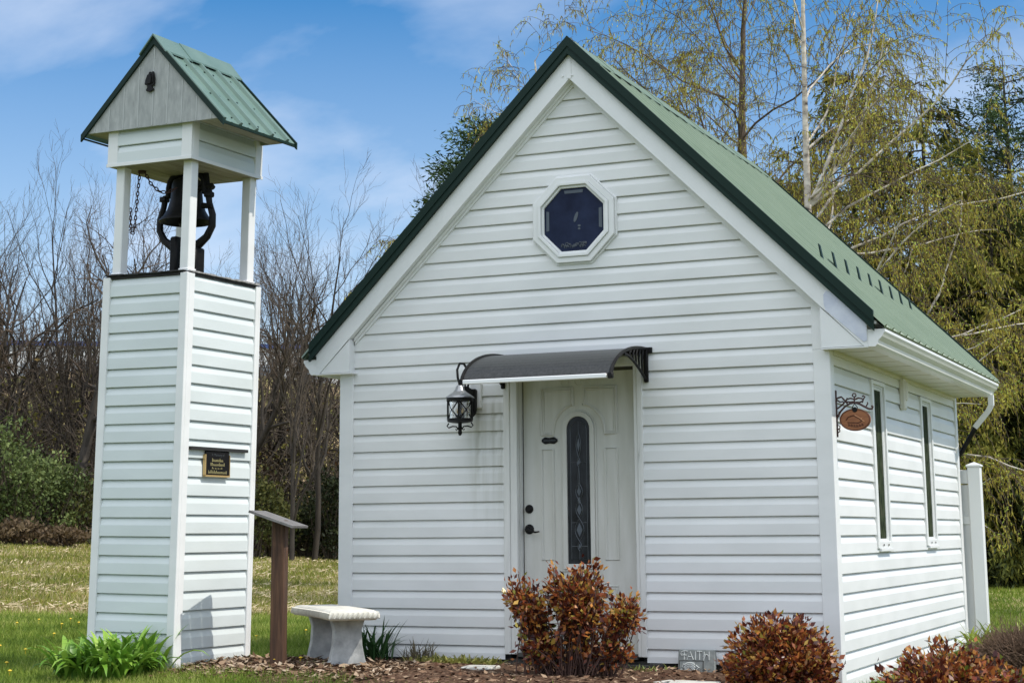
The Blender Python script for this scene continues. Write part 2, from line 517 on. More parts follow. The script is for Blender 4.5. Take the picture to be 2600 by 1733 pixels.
M['bark_dark'] = mat('dark_bark', (0.05, 0.042, 0.035), 0.9)
noise_col(M['bark_dark'], 3, [(0.3, (0.016, 0.013, 0.010)), (0.7, (0.06, 0.048, 0.036))], vscale=(3, 3, .5))
M['twig'] = mat('grey_brown_twig', (0.085, 0.068, 0.055), 0.9)
noise_col(M['twig'], .6, [(0.3, (0.042, 0.032, 0.023)), (0.7, (0.125, 0.098, 0.07))])
M['twig_red'] = mat('reddish_twig', (0.10, 0.062, 0.05), 0.9)
noise_col(M['twig_red'], .6, [(0.3, (0.045, 0.031, 0.021)), (0.7, (0.125, 0.09, 0.062))])
M['birch_bark'] = mat('white_birch_bark', (0.55, 0.50, 0.44), 0.8)
noise_col(M['birch_bark'], 5, [(0.33, (0.07, 0.05, 0.04)), (0.42, (0.46, 0.40, 0.33)), (0.62, (0.74, 0.68, 0.59))], vscale=(1, 1, 2.2))
M['birch_limb'] = mat('pale_birch_limb', (0.66, 0.58, 0.46), 0.8)
noise_col(M['birch_limb'], 3, [(0.3, (0.40, 0.33, 0.25)), (0.6, (0.72, 0.64, 0.52))])
M['birch_brown'] = mat('brown_birch_bark', (0.12, 0.085, 0.055), 0.85)
noise_col(M['birch_brown'], 4, [(0.3, (0.055, 0.038, 0.027)), (0.7, (0.19, 0.14, 0.095))])
M['birch_twig'] = mat('birch_twig', (0.10, 0.075, 0.05), 0.85)

# ------------------------------------------------------------------ terrain


def sst(x, a, b):
    t = np.clip((np.asarray(x, float) - a) / (b - a), 0, 1)
    return t * t * (3 - 2 * t)


def gz(x, y):
    x = np.asarray(x, float); y = np.asarray(y, float)
    q = -0.8 * x - 0.3 * y
    z = 0.10 + 0.088 * np.logaddexp(0, (q - 6.5) * 1.2) / 1.2
    z = np.where(q > 30, 0.10 + 0.088 * 23.5 + 0.02 * (q - 30), z)
    z = z + 0.07 * np.exp(-(((x + 3.6) / 1.3) ** 2 + ((y + 1.3) / 0.9) ** 2))
    z = z - 0.12 * sst(x, -1.1, 0.3) * (1 - 0.9 * sst(y, 4, 14))
    z = z - 0.075 * np.logaddexp(0, (-y - 2.6) * 2) / 2
    return z


def gzf(x, y): return float(gz(x, y))


# ground sheet (one sheet to the horizon, finer near the chapel)
def ground_sheet():
    g = np.concatenate([[-1500, -700, -350, -180, -110, -80], np.arange(-64, -14, 2.0), np.arange(-14, 6, 0.25), np.arange(6, 40, 2.0), [45, 60, 100, 200, 500, 1500]])
    h = np.concatenate([[-1500, -500, -200, -90, -50, -30], np.arange(-20, -6, 1.0), np.arange(-6, 8, 0.25), np.arange(8, 64, 2.0), [70, 90, 130, 220, 500, 1500]])
    X, Y = np.meshgrid(g, h)
    Z = gz(X, np.maximum(Y, -60)) + 0.012 * np.sin(X * 5.1 + Y * 2.3) * np.sin(Y * 4.3 - X) + np.where((abs(X) > 60) | (Y > 70), -0.5, 0)
    Z = np.clip(Z, -6, 2.6)
    V = np.stack([X, Y, Z], -1).reshape(-1, 3)
    nx, ny = len(g), len(h)
    i = np.arange(ny - 1)[:, None] * nx + np.arange(nx - 1)[None]
    Fc = np.stack([i, i + 1, i + nx + 1, i + nx], -1).reshape(-1, 4)
    m = mat('ground_mix', rough=0.95, spec=0.1)
    t = nd(m, 'ShaderNodeTexCoord')
    # lawn colour
    n1 = nd(m, 'ShaderNodeTexNoise'); n1.inputs['Scale'].default_value = 3; n1.inputs['Detail'].default_value = 8
    r1 = nd(m, 'ShaderNodeValToRGB')
    for e, (p, c) in zip([r1.color_ramp.elements[0], r1.color_ramp.elements[1], r1.color_ramp.elements.new(.8)], [(0.3, (0.045, 0.075, 0.014)), (0.55, (0.11, 0.15, 0.03)), (0.8, (0.19, 0.19, 0.06))]): e.position = p; e.color = (*c, 1)
    # stubble colour: rows of pale straw on soil with green weeds
    mp2 = nd(m, 'ShaderNodeMapping'); mp2.inputs['Rotation'].default_value = (0, 0, 0.55); mp2.inputs['Scale'].default_value = (0.12, 1, 1)
    n2 = nd(m, 'ShaderNodeTexNoise'); n2.inputs['Scale'].default_value = 1.1; n2.inputs['Detail'].default_value = 9; n2.inputs['Roughness'].default_value = 0.7
    r2 = nd(m, 'ShaderNodeValToRGB')
    for e, (p, c) in zip([r2.color_ramp.elements[0], r2.color_ramp.elements[1], r2.color_ramp.elements.new(.6), r2.color_ramp.elements.new(.75)],
                         [(0.32, (0.12, 0.14, 0.035)), (0.47, (0.22, 0.19, 0.075)), (0.58, (0.36, 0.29, 0.14)), (0.72, (0.58, 0.47, 0.28))]): e.position = p; e.color = (*c, 1)
    # boundary: distance across the field measured from the lawn edge
    vm = nd(m, 'ShaderNodeVectorMath', operation='DOT_PRODUCT'); vm.inputs[1].default_value = (-0.57, 0.82, 0)
    n3 = nd(m, 'ShaderNodeTexNoise'); n3.inputs['Scale'].default_value = 0.7
    ad = nd(m, 'ShaderNodeMath', operation='MULTIPLY_ADD'); ad.inputs[1].default_value = 1.6
    mr = nd(m, 'ShaderNodeMapRange'); mr.inputs[1].default_value = 9.6; mr.inputs[2].default_value = 10.3
    mx = nd(m, 'ShaderNodeMixRGB')
    lk(m, t.outputs['Object'], n1.inputs['Vector']); lk(m, n1.outputs[0], r1.inputs[0])
    lk(m, t.outputs['Object'], mp2.inputs[0]); lk(m, mp2.outputs[0], n2.inputs['Vector']); lk(m, n2.outputs[0], r2.inputs[0])
    lk(m, t.outputs['Object'], vm.inputs[0]); lk(m, t.outputs['Object'], n3.inputs['Vector'])
    lk(m, n3.outputs[0], ad.inputs[0]); lk(m, vm.outputs['Value'], ad.inputs[2]); lk(m, ad.outputs[0], mr.inputs[0])
    lk(m, mr.outputs[0], mx.inputs['Fac']); lk(m, r1.outputs[0], mx.inputs['Color1']); lk(m, r2.outputs[0], mx.inputs['Color2'])
    lk(m, mx.outputs[0], bsdf(m).inputs['Base Color'])
    o = npmesh('ground', V, Fc, m, smooth=True)
    tag(o, kind='structure')
    return o


ground_sheet()

rng = np.random.default_rng(7)
# ------------------------------------------------------------------ siding
CRS = 0.127
Z0 = 19.9 * CRS        # height of course line 0
PROF = [(0.0, -0.008), (0.0, 0.0165), (0.0035, 0.0180), (0.040, 0.0172), (0.074, 0.0164), (0.078, 0.0156), (0.1225, 0.0010), (0.1232, -0.008), (0.127, -0.008)]


def siding(mb, to3, lim, zlo, zhi, zbase, cuts=(), seams=0, seed=0):
    """lapped dutch vinyl courses; to3(s,z,out) -> xyz; lim(z) -> (s0,s1); cuts (s0,s1,z0,z1)"""
    rr = random.Random(seed)
    k0 = int(math.floor((zlo - zbase) / CRS)) - 1
    k = k0
    while zbase + k * CRS < zhi:
        zb = zbase + k * CRS
        wob = rr.uniform(-0.0012, 0.0012)
        for (h0, o0), (h1, o1) in zip(PROF[:-1], PROF[1:]):
            a, b = zb + h0, zb + h1
            if b <= zlo or a >= zhi: continue
            a = max(a, zlo); b = min(b, zhi)
            la, lb = lim(a), lim(b)
            if la[1] - la[0] < 0.01: continue
            mid = (a + b) / 2
            segs = [(0.0, 1.0, None, None)]
            ivs = [(-1e9, 1e9)]
            for c in cuts:
                if c[2] < mid < c[3]:
                    nv = []
                    for (p, q) in ivs:
                        if c[1] <= p or c[0] >= q: nv.append((p, q)); continue
                        if p < c[0]: nv.append((p, c[0]))
                        if q > c[1]: nv.append((c[1], q))
                    ivs = nv
            for p, q in ivs:
                a0, a1 = max(la[0], p), min(la[1], q); b0, b1 = max(lb[0], p), min(lb[1], q)
                if a1 - a0 < 1e-3 and b1 - b0 < 1e-3: continue
                if b1 < b0: b0 = b1 = (b0 + b1) / 2
                oo = wob if o0 > 0.005 else 0
                n = max(1, int((a1 - a0) / 0.6))
                for i in range(n):
                    t0, t1 = i / n, (i + 1) / n
                    mb.quad(to3(a0 + (a1 - a0) * t0, a, o0 + oo), to3(a0 + (a1 - a0) * t1, a, o0 + oo), to3(b0 + (b1 - b0) * t1, b, o1 + oo), to3(b0 + (b1 - b0) * t0, b, o1 + oo))
        k += 1


# ================================================================== CHAPEL
HX0, HX1, HD = -3.735, 0.0, 4.80          # left wall, right wall, depth
CX = -1.812                                # ridge line
AP = 4.615                                 # outer apex of the rake
chapel = thing('chapel', 'small white vinyl-sided chapel with a steep green metal roof and an octagonal gable window', 'chapel')
DOORC = (-2.395, -1.325, 0.0, 2.20)

mb = MB()
# front: gable wall
zs_ap = AP - 0.33


def front_lim(z):
    w = (zs_ap - z)
    return (max(HX0 + 0.09, CX - w), min(HX1 - 0.085, CX + w))


siding(mb, lambda s, z, o: (s, -o, z), front_lim, 0.15, zs_ap, Z0 - 20 * CRS, cuts=[DOORC], seed=1)
mb.build('front_wall', M['siding'], chapel)
mb = MB()
WIN = [(1.22, 1.69, 0.90, 2.13), (3.08, 3.55, 0.905, 2.13)]
siding(mb, lambda s, z, o: (o, s, z), lambda z: (0.08, HD - 0.07), -0.12, 2.24, Z0 - 20 * CRS - 0.006, cuts=[(a + .02, b - .02, c + .02, d - .02) for a, b, c, d in WIN], seed=2)
mb.build('side_wall', M['siding'], chapel)
mb = MB()
siding(mb, lambda s, z, o: (HX0 - o, s, z), lambda z: (0.08, HD - 0.07), -0.05, 2.24, Z0 - 20 * CRS, seed=3)
siding(mb, lambda s, z, o: (s, HD + o, z), lambda z: (max(HX0 + .08, CX - (zs_ap - z)), min(HX1 - .08, CX + (zs_ap - z))), -0.1, zs_ap, Z0 - 20 * CRS, seed=4)
mb.build_split('rear_wall', M['siding'], chapel, lambda c: c.y > HD - .0005)
# dark inner shell so that no gap shows light
mb = MB()
mb.box(HX0 + .03, HX1 - .03, 0.16, HD - .03, -0.1, 2.2)
mb.prism([(HX0 + .05, 2.2), (HX1 - .05, 2.2), (CX, 4.2)], 0.16, HD - .03, lambda u, v, d: (u, d, v))
mb.box(HX0 + .04, -2.36, 0.012, 0.16, 0.12, 2.24)
mb.box(-1.36, HX1 - .04, 0.012, 0.16, 0.12, 2.24)
mb.prism([(HX0 + .05, 2.243), (HX1 - .05, 2.243), (CX, 4.24)], 0.012, 0.16, lambda u, v, d: (u, d, v))
mb.build('wall_core', M['seal'], chapel)
# corner boards (L profile with a front and a side leaf)
mb = MB()
for x0, x1 in ((HX1 - 0.09, HX1 + 0.026), (HX0 - 0.026, HX0 + 0.09)):
    mb.bbox(x0, x1, -0.026, 0.0, 0.13 if x0 < -2 else -0.12, 2.235, 0.004)
for xs in ((HX1, HX1 + 0.026), (HX0 - 0.026, HX0)):
    mb.bbox(xs[0], xs[1], 0.0, 0.085, -0.12, 2.235, 0.004)
    mb.bbox(xs[0], xs[1], HD - 0.075, HD + 0.02, -0.12, 2.235, 0.004)
# upper jog strips beside the returns
mb.bbox(HX1 - 0.092, HX1 + 0.0, -0.0255, 0.0, 2.2355, 2.565, .003)
mb.bbox(HX0 + 0.0, HX0 + 0.092, -0.0255, 0.0, 2.2355, 2.565, .003)
mb.build_split('corner_board', M['trim'], chapel, lambda c: (c.x > CX, c.y > HD / 2))
# J-trim under the rakes, two thin strips
mb = MB()


def rake(mb, z_off0, z_off1, y0, y1, xlim, mi=0):
    """strip of the two 45-degree rakes between vertical offsets below the apex"""
    for s in (-1, 1):
        n = 1
        P = lambda d, off: (CX + s * d, AP - off - d)
        poly = [P(0, z_off0), P(xlim, z_off0), P(xlim, z_off1), P(0, z_off1)]
        if s > 0: poly = poly[::-1]
        mb.prism(poly, y0, y1, lambda u, v, d: (u, d, v), mi)


rake(mb, 0.296, 0.322, -0.045, 0.0, 1.82)
rake(mb, 0.322, 0.345, -0.028, 0.0, 1.82)
mb.build_split('gable_trim', M['trim'], chapel, lambda c: c.x > CX)
# rake fascia with boxed returns
mb = MB()
XE = 2.115
for s in (-1, 1):
    P = lambda d, z: (CX + s * d, z)
    poly = [P(0, AP - 0.118), P(XE, AP - 0.118 - XE), P(XE, 2.235), P(2.09, 2.235), P(0, AP - 0.30)]
    if s > 0: poly = poly[::-1]
    mb.prism(poly, -0.10, -0.0455, lambda u, v, d: (u, d, v))
    # return triangle, set a little back
    xin = 1.80 if s > 0 else 1.83
    poly = [P(2.085, 2.238), P(xin, 2.238), P(xin, AP - 0.30 - xin + 0.0)]
    if s > 0: poly = poly[::-1]
    mb.prism(poly, -0.094, -0.026, lambda u, v, d: (u, d, v))
mb.box(-1.95 + .12, -1.794 + .0, -0.1035, -0.1005, 4.315, 4.46)       # little cover plate at the peak
for x in (-1.86, -1.785):
    mb.lathe([(0.0, -0.006), (0.006, -0.004), (0.007, 0)], (x, -0.1035, 4.335), 8, axis='y')
# bottom lip line of returns
for s in (-1, 1):
    xa, xb = sorted((CX + s * 2.118, CX + s * 1.80))
    mb.box(xa, xb, -0.102, -0.02, 2.226, 2.2345)
mb.build_split('rake_fascia', M['fascia'], chapel, lambda c: c.x > CX)
# unpainted flashing patch on the right rake end
mb = MB()
poly = []
for d, t in ((1.84, 0.285), (1.83, 0.25), (1.83, 0.19), (1.85, 0.145), (1.89, 0.122), (2.112, 0.122), (2.112, 0.232), (2.09, 0.262)):
    poly.append((CX + d, AP - t - d))
mb.prism(poly, -0.1035, -0.1005, lambda u, v, d: (u, d, v))
pt = mb.build('flashing_patch', M['patch'], chapel)
# soffits and eave fascia
mb = MB()
for s in (-1, 1):
    xa, xb = sorted((HX1 + 0.0 if s > 0 else HX0, CX + s * 2.09))
    mb.box(xa, xb, -0.045, HD, 2.236, 2.25)
    for i in range(12):                          # soffit panel joints
        y = 0.25 + i * 0.4
        mb.box(xa, xb, y, y + 0.006, 2.2325, 2.2358)
    xw = HX1 if s > 0 else HX0
    mb.box(*sorted((xw + s * 0.012, xw + s * 0.03)), 0.08, HD - .07, 2.205, 2.2355)
mb.build_split('soffit', M['soffit'], chapel, lambda c: c.x > CX)
mb = MB()
for s in (-1, 1):
    xa, xb = sorted((CX + s * 2.09, CX + s * 2.112))
    mb.box(xa, xb, -0.045, HD + .02, 2.234, AP - 0.04 - 2.115)
    mb.box(*sorted((CX + s * 2.1125, CX + s * 2.18)), -0.104, HD + .02, AP - .055 - 2.18, AP - .035 - 2.18)
mb.build_split('eave_fascia', M['fascia'], chapel, lambda c: c.x > CX)
# gutters: K profile swept along y
mb = MB()
K = [(0, 0.03), (0, -0.085), (0.05, -0.085), (0.065, -0.07), (0.072, -0.045), (0.098, -0.02), (0.106, -0.005), (0.118, 0.012), (0.118, 0.03), (0.106, 0.03), (0.104, 0.015), (0.09, -0.01), (0.062, -0.04), (0.05, -0.075), (0.008, -0.075), (0.008, 0.03)]
for s in (-1, 1):
    xo = CX + s * 2.113
    pr = [(xo + s * u, 2.315 + v) for u, v in K]
    if s > 0: pr = pr[::-1]
    mb.prism(pr, -0.09, 4.79, lambda u, v, d: (u, d, v))
    cap = [(xo + s * u, 2.315 + v) for u, v in K[:9]]
    cap2 = [(xo + s * 0.001, 2.345)] + cap[1:]
    if s > 0: cap2 = cap2[::-1]
    mb.prism(cap2, -0.0945, -0.0905, lambda u, v, d: (u, d, v))
    mb.prism(cap2, 4.791, 4.795, lambda u, v, d: (u, d, v))
    for i in range(9):
        y = 0.3 + i * 0.52
        mb.box(*sorted((xo + s * .01, xo + s * .112)), y, y + 0.02, 2.338, 2.3415)
mb.build_split('gutter', M['trim'], chapel, lambda c: c.x > CX)
# downspout: white elbow and black pipe
mb = MB()
gx = CX + 2.113 + 0.06
mb.tube([(gx, 4.68, 2.24), (gx, 4.68, 2.15), (gx - .03, 4.70, 2.10), (gx - .17, 4.80, 1.965)], 0.034, 4)
dsp = mb.build('downspout', M['trim'], chapel)
mb = MB()
mb.tube([(gx - .16, 4.795, 1.975), (0.03, 4.93, 1.74), (-0.05, 4.97, 1.66), (-0.07, 4.97, 0.1)], 0.021, 8)
mb.build('black_pipe', M['black'], dsp, smooth=True)

# ---- roof: ribbed steel on both slopes
roof = MB()
rp = []
y = -0.115
ys = []
RP = 0.2286
while y < HD + 0.06:
    for dy_, h in ((0, 0), (0.012, 0.018), (0.034, 0.018), (0.046, 0), (0.1, 0.0), (0.104, 0.003), (0.116, 0.003), (0.12, 0.0), (0.165, 0), (0.169, 0.003), (0.181, 0.003), (0.185, 0)):
        if y + dy_ <= HD + 0.06: ys.append((y + dy_, h))
    y += RP
for s in (-1, 1):
    L1 = 2.235
    def RPt(d, yy, h): return (CX + s * (d + h * .707), yy, AP - 0.02 - d + h * .707)
    for (ya, ha), (yb, hb) in zip(ys[:-1], ys[1:]):
        q = [RPt(0, ya, ha), RPt(L1, ya, ha), RPt(L1, yb, hb), RPt(0, yb, hb)]
        if s < 0: q = q[::-1]
        roof.quad(*q)
        q = [RPt(0, ya, -0.012), RPt(L1, ya, -0.012), RPt(L1, yb, -0.012), RPt(0, yb, -0.012)]
        if s > 0: q = q[::-1]
        roof.quad(*q)
        q = [RPt(L1, ya, -0.012), RPt(L1, ya, ha), RPt(L1, yb, hb), RPt(L1, yb, -0.012)]
        if s > 0: q = q[::-1]
        roof.quad(*q)
rf = roof.build('roof', M['roof_green'], chapel)
# rows of screws
mb = MB()
for d in (0.35, 0.85, 1.4, 1.9, 2.12):
    for i in range(21):
        yy = -0.115 + i * RP + 0.07
        c = Vector((CX + d, yy, AP - 0.02 - d)); n = Vector((.707, 0, .707))
        mb.tube([c, c + n * 0.006], 0.007, 6)
mb.build('roof_screw', M['roof_green'], rf)['kind'] = 'stuff'
# ridge cap pieces
mb = MB()
for i in range(9):
    ya = -0.125 + i * 0.56; yb = min(ya + 0.585, HD + 0.08)
    e = -0.006 + 0.005 * (i % 2)
    pr = [(-0.16, AP - 0.16 + e + .012), (-0.15, AP - 0.15 + e + .02), (0, AP + e + .016), (0.15, AP - 0.15 + e + .02), (0.16, AP - 0.16 + e + .012), (0.0, AP + e + .004)]
    mb.prism([(CX + u, v) for u, v in pr], ya, yb, lambda u, v, d: (u, d, v))
mb.build('ridge_cap', M['roof_green'], rf)
# dark rake trim
mb = MB()
for (yy0, yy1) in ((-0.135, -0.105), (HD + .03, HD + .075)):
    for s in (-1, 1):
        P = lambda d, off: (CX + s * d, AP - off - d)
        for off0, off1, ye in ((-0.004, 0.06, 0), (0.06, 0.085, 0.008), (0.085, 0.120, 0.0)):
            poly = [P(0, off0), P(2.165, off0), P(2.165, off1), P(0, off1)]
            if s > 0: poly = poly[::-1]
            mb.prism(poly, yy0 + ye, yy1, lambda u, v, d: (u, d, v))
        # leg lying on the roof
        poly = [P(0, -0.018), P(2.165, -0.018), P(2.165, -0.004), P(0, -0.004)]
        if s > 0: poly = poly[::-1]
        mb.prism(poly, yy0, yy0 + 0.03, lambda u, v, d: (u, d, v))
mb.build_split('rake_trim', M['dark_green'], rf, lambda c: (c.x > CX, c.y > HD / 2))
# snow guards, one mesh each: foot, upright blade
for i in range(9):
    mb = MB()
    d = 1.665; yy = 0.62 + i * 0.4
    def SP(du, dv, h): return (CX + (d + du) + h * .707, yy + dv, AP - .019 - (d + du) + h * .707)
    for a, b, c in (((-.01, .028, 0), (0.0, .10, 0.0), 0),):
        mb.add([SP(-.012, -.022, 0), SP(.004, -.022, 0), SP(.004, .022, 0), SP(-.012, .022, 0), SP(-.085, -.022, .075), SP(-.075, -.022, .075), SP(-.075, .022, .075), SP(-.085, .022, .075)],
               [(0, 3, 2, 1), (4, 5, 6, 7), (0, 1, 5, 4), (1, 2, 6, 5), (2, 3, 7, 6), (3, 0, 4, 7)])
        mb.add([SP(0, -.016, .001), SP(.10, -.008, .001), SP(.10, .008, .001), SP(0, .016, .001), SP(0, -.016, .008), SP(.10, -.008, .004), SP(.10, .008, .004), SP(0, .016, .008)],
               [(0, 3, 2, 1), (4, 5, 6, 7), (0, 1, 5, 4), (1, 2, 6, 5), (2, 3, 7, 6), (3, 0, 4, 7)])
    mb.build('snow_guard', M['dark_green'], rf)

# ---- octagonal window
OC = (-1.816, 3.273)


def octo(r, cx=OC[0], cz=OC[1]):
    R_ = r / math.cos(math.pi / 8)
    return [(cx + R_ * math.cos(math.pi / 8 + i * math.pi / 4), cz + R_ * math.sin(math.pi / 8 + i * math.pi / 4)) for i in range(8)]


yz = lambda u, v, d: (u, d, v)
mb = MB()
mb.prism(octo(0.238), -0.03, -0.012, yz)
ow = mb.build('octagonal_window', M['glass_dark'], chapel)
mb = MB()
mb.ringprism(octo(0.316), octo(0.276), -0.052, 0.0, yz)
mb.ringprism(octo(0.330), octo(0.3165), -0.030, 0.0, yz)
mb.ringprism(octo(0.2755), octo(0.252), -0.064, 0.0, yz)
mb.ringprism(octo(0.2515), octo(0.233), -0.044, 0.0, yz)
mb.build('frame', M['trim'], ow, bevel=0.004)
mb = MB()
for k_ in (0, 2, 4):                      # etched bars along three of the edges
    an = k_ * math.pi / 4
    ux, uz = math.cos(an), math.sin(an)
    q_ = lambda r_, t_: (OC[0] + ux * r_ - uz * t_, OC[1] + uz * r_ + ux * t_)
    mb.prism([q_(.195, -.07), q_(.218, -.075), q_(.218, .075), q_(.195, .07)], -0.033, -0.0302, yz)
# etched leaf and dots in the middle
for cx, cz, rx, rz_, an in ((-1.80, 3.29, .013, .04, -0.35), (-1.775, 3.225, .012, .008, 0), (-1.776, 3.203, .010, .007, 0)):
    pl = [(cx + rx * math.cos(t) * math.cos(an) - rz_ * math.sin(t) * math.sin(an), cz + rx * math.cos(t) * math.sin(an) + rz_ * math.sin(t) * math.cos(an)) for t in [i * math.pi / 6 for i in range(12)]]
    mb.prism(pl, -0.0335, -0.0302, yz)
rr = random.Random(4)
for i in range(26):
    x = OC[0] - .10 + .2 * rr.random(); z = OC[1] - .205 + rr.random() * .03
    mb.tube([(x + .012 * math.cos(a), -0.034, z + .010 * math.sin(a)) for a in (0, .9, 1.9, 2.9, 3.8)], 0.0025, 5)
mb.build_split('etched_pane', M['bevel_glass'], ow, lambda c: 'low' if c.z < OC[1] - .16 else 'mid' if (c - Vector((OC[0], c.y, OC[1]))).length < .12 else round(math.atan2(c.z - OC[1], c.x - OC[0])))

# ---- side windows
for (a, b, c, d) in WIN:
    mb = MB()
    mb.box(-0.02, 0.004, a + .16, b - .085, c + .065, d - .06)
    w = mb.build('side_window', M['glass_side'], chapel)
    mb = MB()
    xy = lambda u, v, dd: (dd, u, v)
    def fr(A_, B_, x0, x1):
        mb.ringprism(*[[(a + q[0], c + q[2]), (b - q[1], c + q[2]), (b - q[1], d - q[3]), (a + q[0], d - q[3])] for q in (A_, B_)], x0, x1, xy)
    fr((0, 0, 0, 0), (.05, .04, .05, .03), -0.03, 0.030)
    fr((.05, .04, .05, .03), (.13, .065, .058, .045), -0.03, 0.014)
    fr((.13, .065, .058, .045), (.165, .08, .07, .065), -0.03, 0.009)
    mb.box(0.0, 0.042, a + .05, b - .01, c - 0.022, c - 0.0005)
    mb.build('frame', M['trim'], w, bevel=0.003)
    mb = MB()
    for yy in (a + .12, b - .12):
        mb.lathe([(0.012, 0), (0.012, 0.001)], (yy, 0, 0), 8)
    mb = MB()
    for yy in (a + .16, b - .14):
        mb.box(0.0342, 0.0352, yy - .012, yy + .012, c + .018, c + .032)
    mb.build_split('weep_hole', M['seal'], w, lambda c: round(c.y * 50))
# small bracket under the soffit
mb = MB()
mb.bbox(0.012, 0.06, 2.28, 2.35, 1.97, 2.22, .01)
mb.bbox(0.012, 0.075, 2.30, 2.34, 2.04, 2.20, .01)
mb.build('downspout_strap', M['soffit'], chapel)

# ---- entrance
mb = MB()
YD = 0.075
DX0, DX1, DZ0, DZ1 = -2.278, -1.395, 0.20, 2.17
mb.box(DX0, DX1, YD, YD + 0.045, DZ0, DZ1)
door = mb.build('door', M['door'], chapel)


def frame_path(pts, r=0.008, yy=YD, flat=0.6, parent=door, name='moulding'):
    m_ = MB()
    m_.tube([(x, yy, z) for x, z in pts], r, 6, closed=True)
    return m_


def arch(cx, hw, z0, zc, n=14, top=None):
    pts = [(cx + hw, z0), (cx + hw, zc)]
    for i in range(1, n):
        t = math.pi * i / n
        pts.append((cx + hw * math.cos(t), zc + hw * math.sin(t)))
    pts += [(cx - hw, zc), (cx - hw, z0)]
    return pts


AXc = -1.845
mb = MB()
# upper panels with an arched inner corner
for s in (-1, 1):
    x_in, x_out = AXc + s * 0.045, AXc + s * 0.29
    zc = 1.745; rr_ = 0.20
    pts = [(x_out, 2.06), (x_in, 2.06), (x_in, 1.93)]
    for i in range(7):
        t = math.radians(75 - i * 12)
        pts.append((AXc + s * rr_ * math.cos(t), zc + rr_ * math.sin(t)))
    pts += [(AXc + s * rr_, 1.725), (x_out, 1.725)]
    for off, r in ((0, 0.013), (0.03, 0.009)):
        cxm = sum(p[0] for p in pts) / len(pts); czm = sum(p[1] for p in pts) / len(pts)
        q = [(p[0] + (cxm - p[0]) * off * 4, p[1] + (czm - p[1]) * off * 3) for p in pts]
        mb.tube([(x, YD, z) for x, z in q], r, 6, closed=True)
    # long lower side panels
    xa, xb = AXc + s * 0.20, AXc + s * 0.29
    q = [(xa, 1.62), (xb, 1.62), (xb, 0.84), (xa, 0.84)]
    mb.tube([(x, YD, z) for x, z in q], 0.010, 6, closed=True)
    q = [(AXc + s * .045, 0.66), (xb, 0.66), (xb, 0.36), (AXc + s * .045, 0.36)]
    mb.tube([(x, YD, z) for x, z in q], 0.008, 6, closed=True)
    q = [(AXc + s * .065, 0.64), (xb - s * .02, 0.64), (xb - s * .02, 0.38), (AXc + s * .065, 0.38)]
    mb.tube([(x, YD, z) for x, z in q], 0.005, 6, closed=True)
for dxx in (-.11, 0, .11):                   # small rosettes at the top, half under the awning
    mb.tube([(AXc + dxx + .028 * math.cos(t), YD, 2.105 + .028 * math.sin(t)) for t in [i * math.pi / 6 for i in range(12)]], 0.006, 6, closed=True)
mb.build_split('door_panel', M['door'], door, lambda c: (c.z > 2.09 and round(c.x * 9), c.x > AXc, int(c.z > .7) + int(c.z > 1.67)), smooth=True)
# glazed arch
mb = MB()
ou = arch(AXc, 0.122, 0.775, 1.765); inn = arch(AXc, 0.088, 0.812, 1.765)
mb.ringprism(ou, inn, YD - 0.022, YD, yz)
mb.ringprism(arch(AXc, 0.136, 0.758, 1.765), arch(AXc, 0.1222, 0.775, 1.765), YD - 0.010, YD, yz)
lite_f = mb.build('glazing_frame', M['door'], door, bevel=0.004)
mb = MB()
mb.prism(arch(AXc, 0.0878, 0.8125, 1.765)[::-1], YD - 0.010, YD - 0.002, yz)
lite = mb.build('glass', M['glass_door'], door)
mb = MB()
yc = YD - 0.011
mb.tube([(x, yc, z) for x, z in arch(AXc, 0.062, 0.845, 1.755)], 0.0022, 5, closed=True)


def weave(z0, z1, amp, ph=0.0, n=24, cyc=1.0):
    for s in (-1, 1):
        mb.tube([(AXc + s * amp * math.sin(math.pi * cyc * i / n + ph), yc, z0 + (z1 - z0) * i / n) for i in range(n + 1)], 0.0026, 5)


weave(1.56, 1.74, 0.018)
weave(1.49, 1.56, 0.012)
weave(1.30, 1.49, 0.006)
weave(1.13, 1.38, 0.026, cyc=2)
weave(0.97, 1.13, 0.034, cyc=1)
weave(0.90, 0.97, 0.014)
for z in (1.525, 1.10, 0.935):
    mb.tube([(AXc - .062, yc, z), (AXc - .012, yc, z)], 0.0022, 5); mb.tube([(AXc + .012, yc, z), (AXc + .062, yc, z)], 0.0022, 5)
mb.tube([(AXc, yc, .845), (AXc, yc, .9)], 0.0022, 5); mb.tube([(AXc, yc, 1.74), (AXc, yc, 1.817)], 0.0022, 5)
mb.build('leading', M['came'], lite)
mb = MB()
for z, w_, h_ in ((1.65, .012, .05), (1.525, .011, .02), (1.32, .016, .035), (1.255, .012, .03), (1.19, .018, .04), (1.05, .022, .05), (0.935, .01, .018)):
    mb.prism([(AXc, z - h_), (AXc + w_, z), (AXc, z + h_), (AXc - w_, z)], yc - 0.001, yc + .002, yz)
mb.build_split('bevelled_jewel', M['bevel_glass'], lite, lambda c: round(c.z * 100))
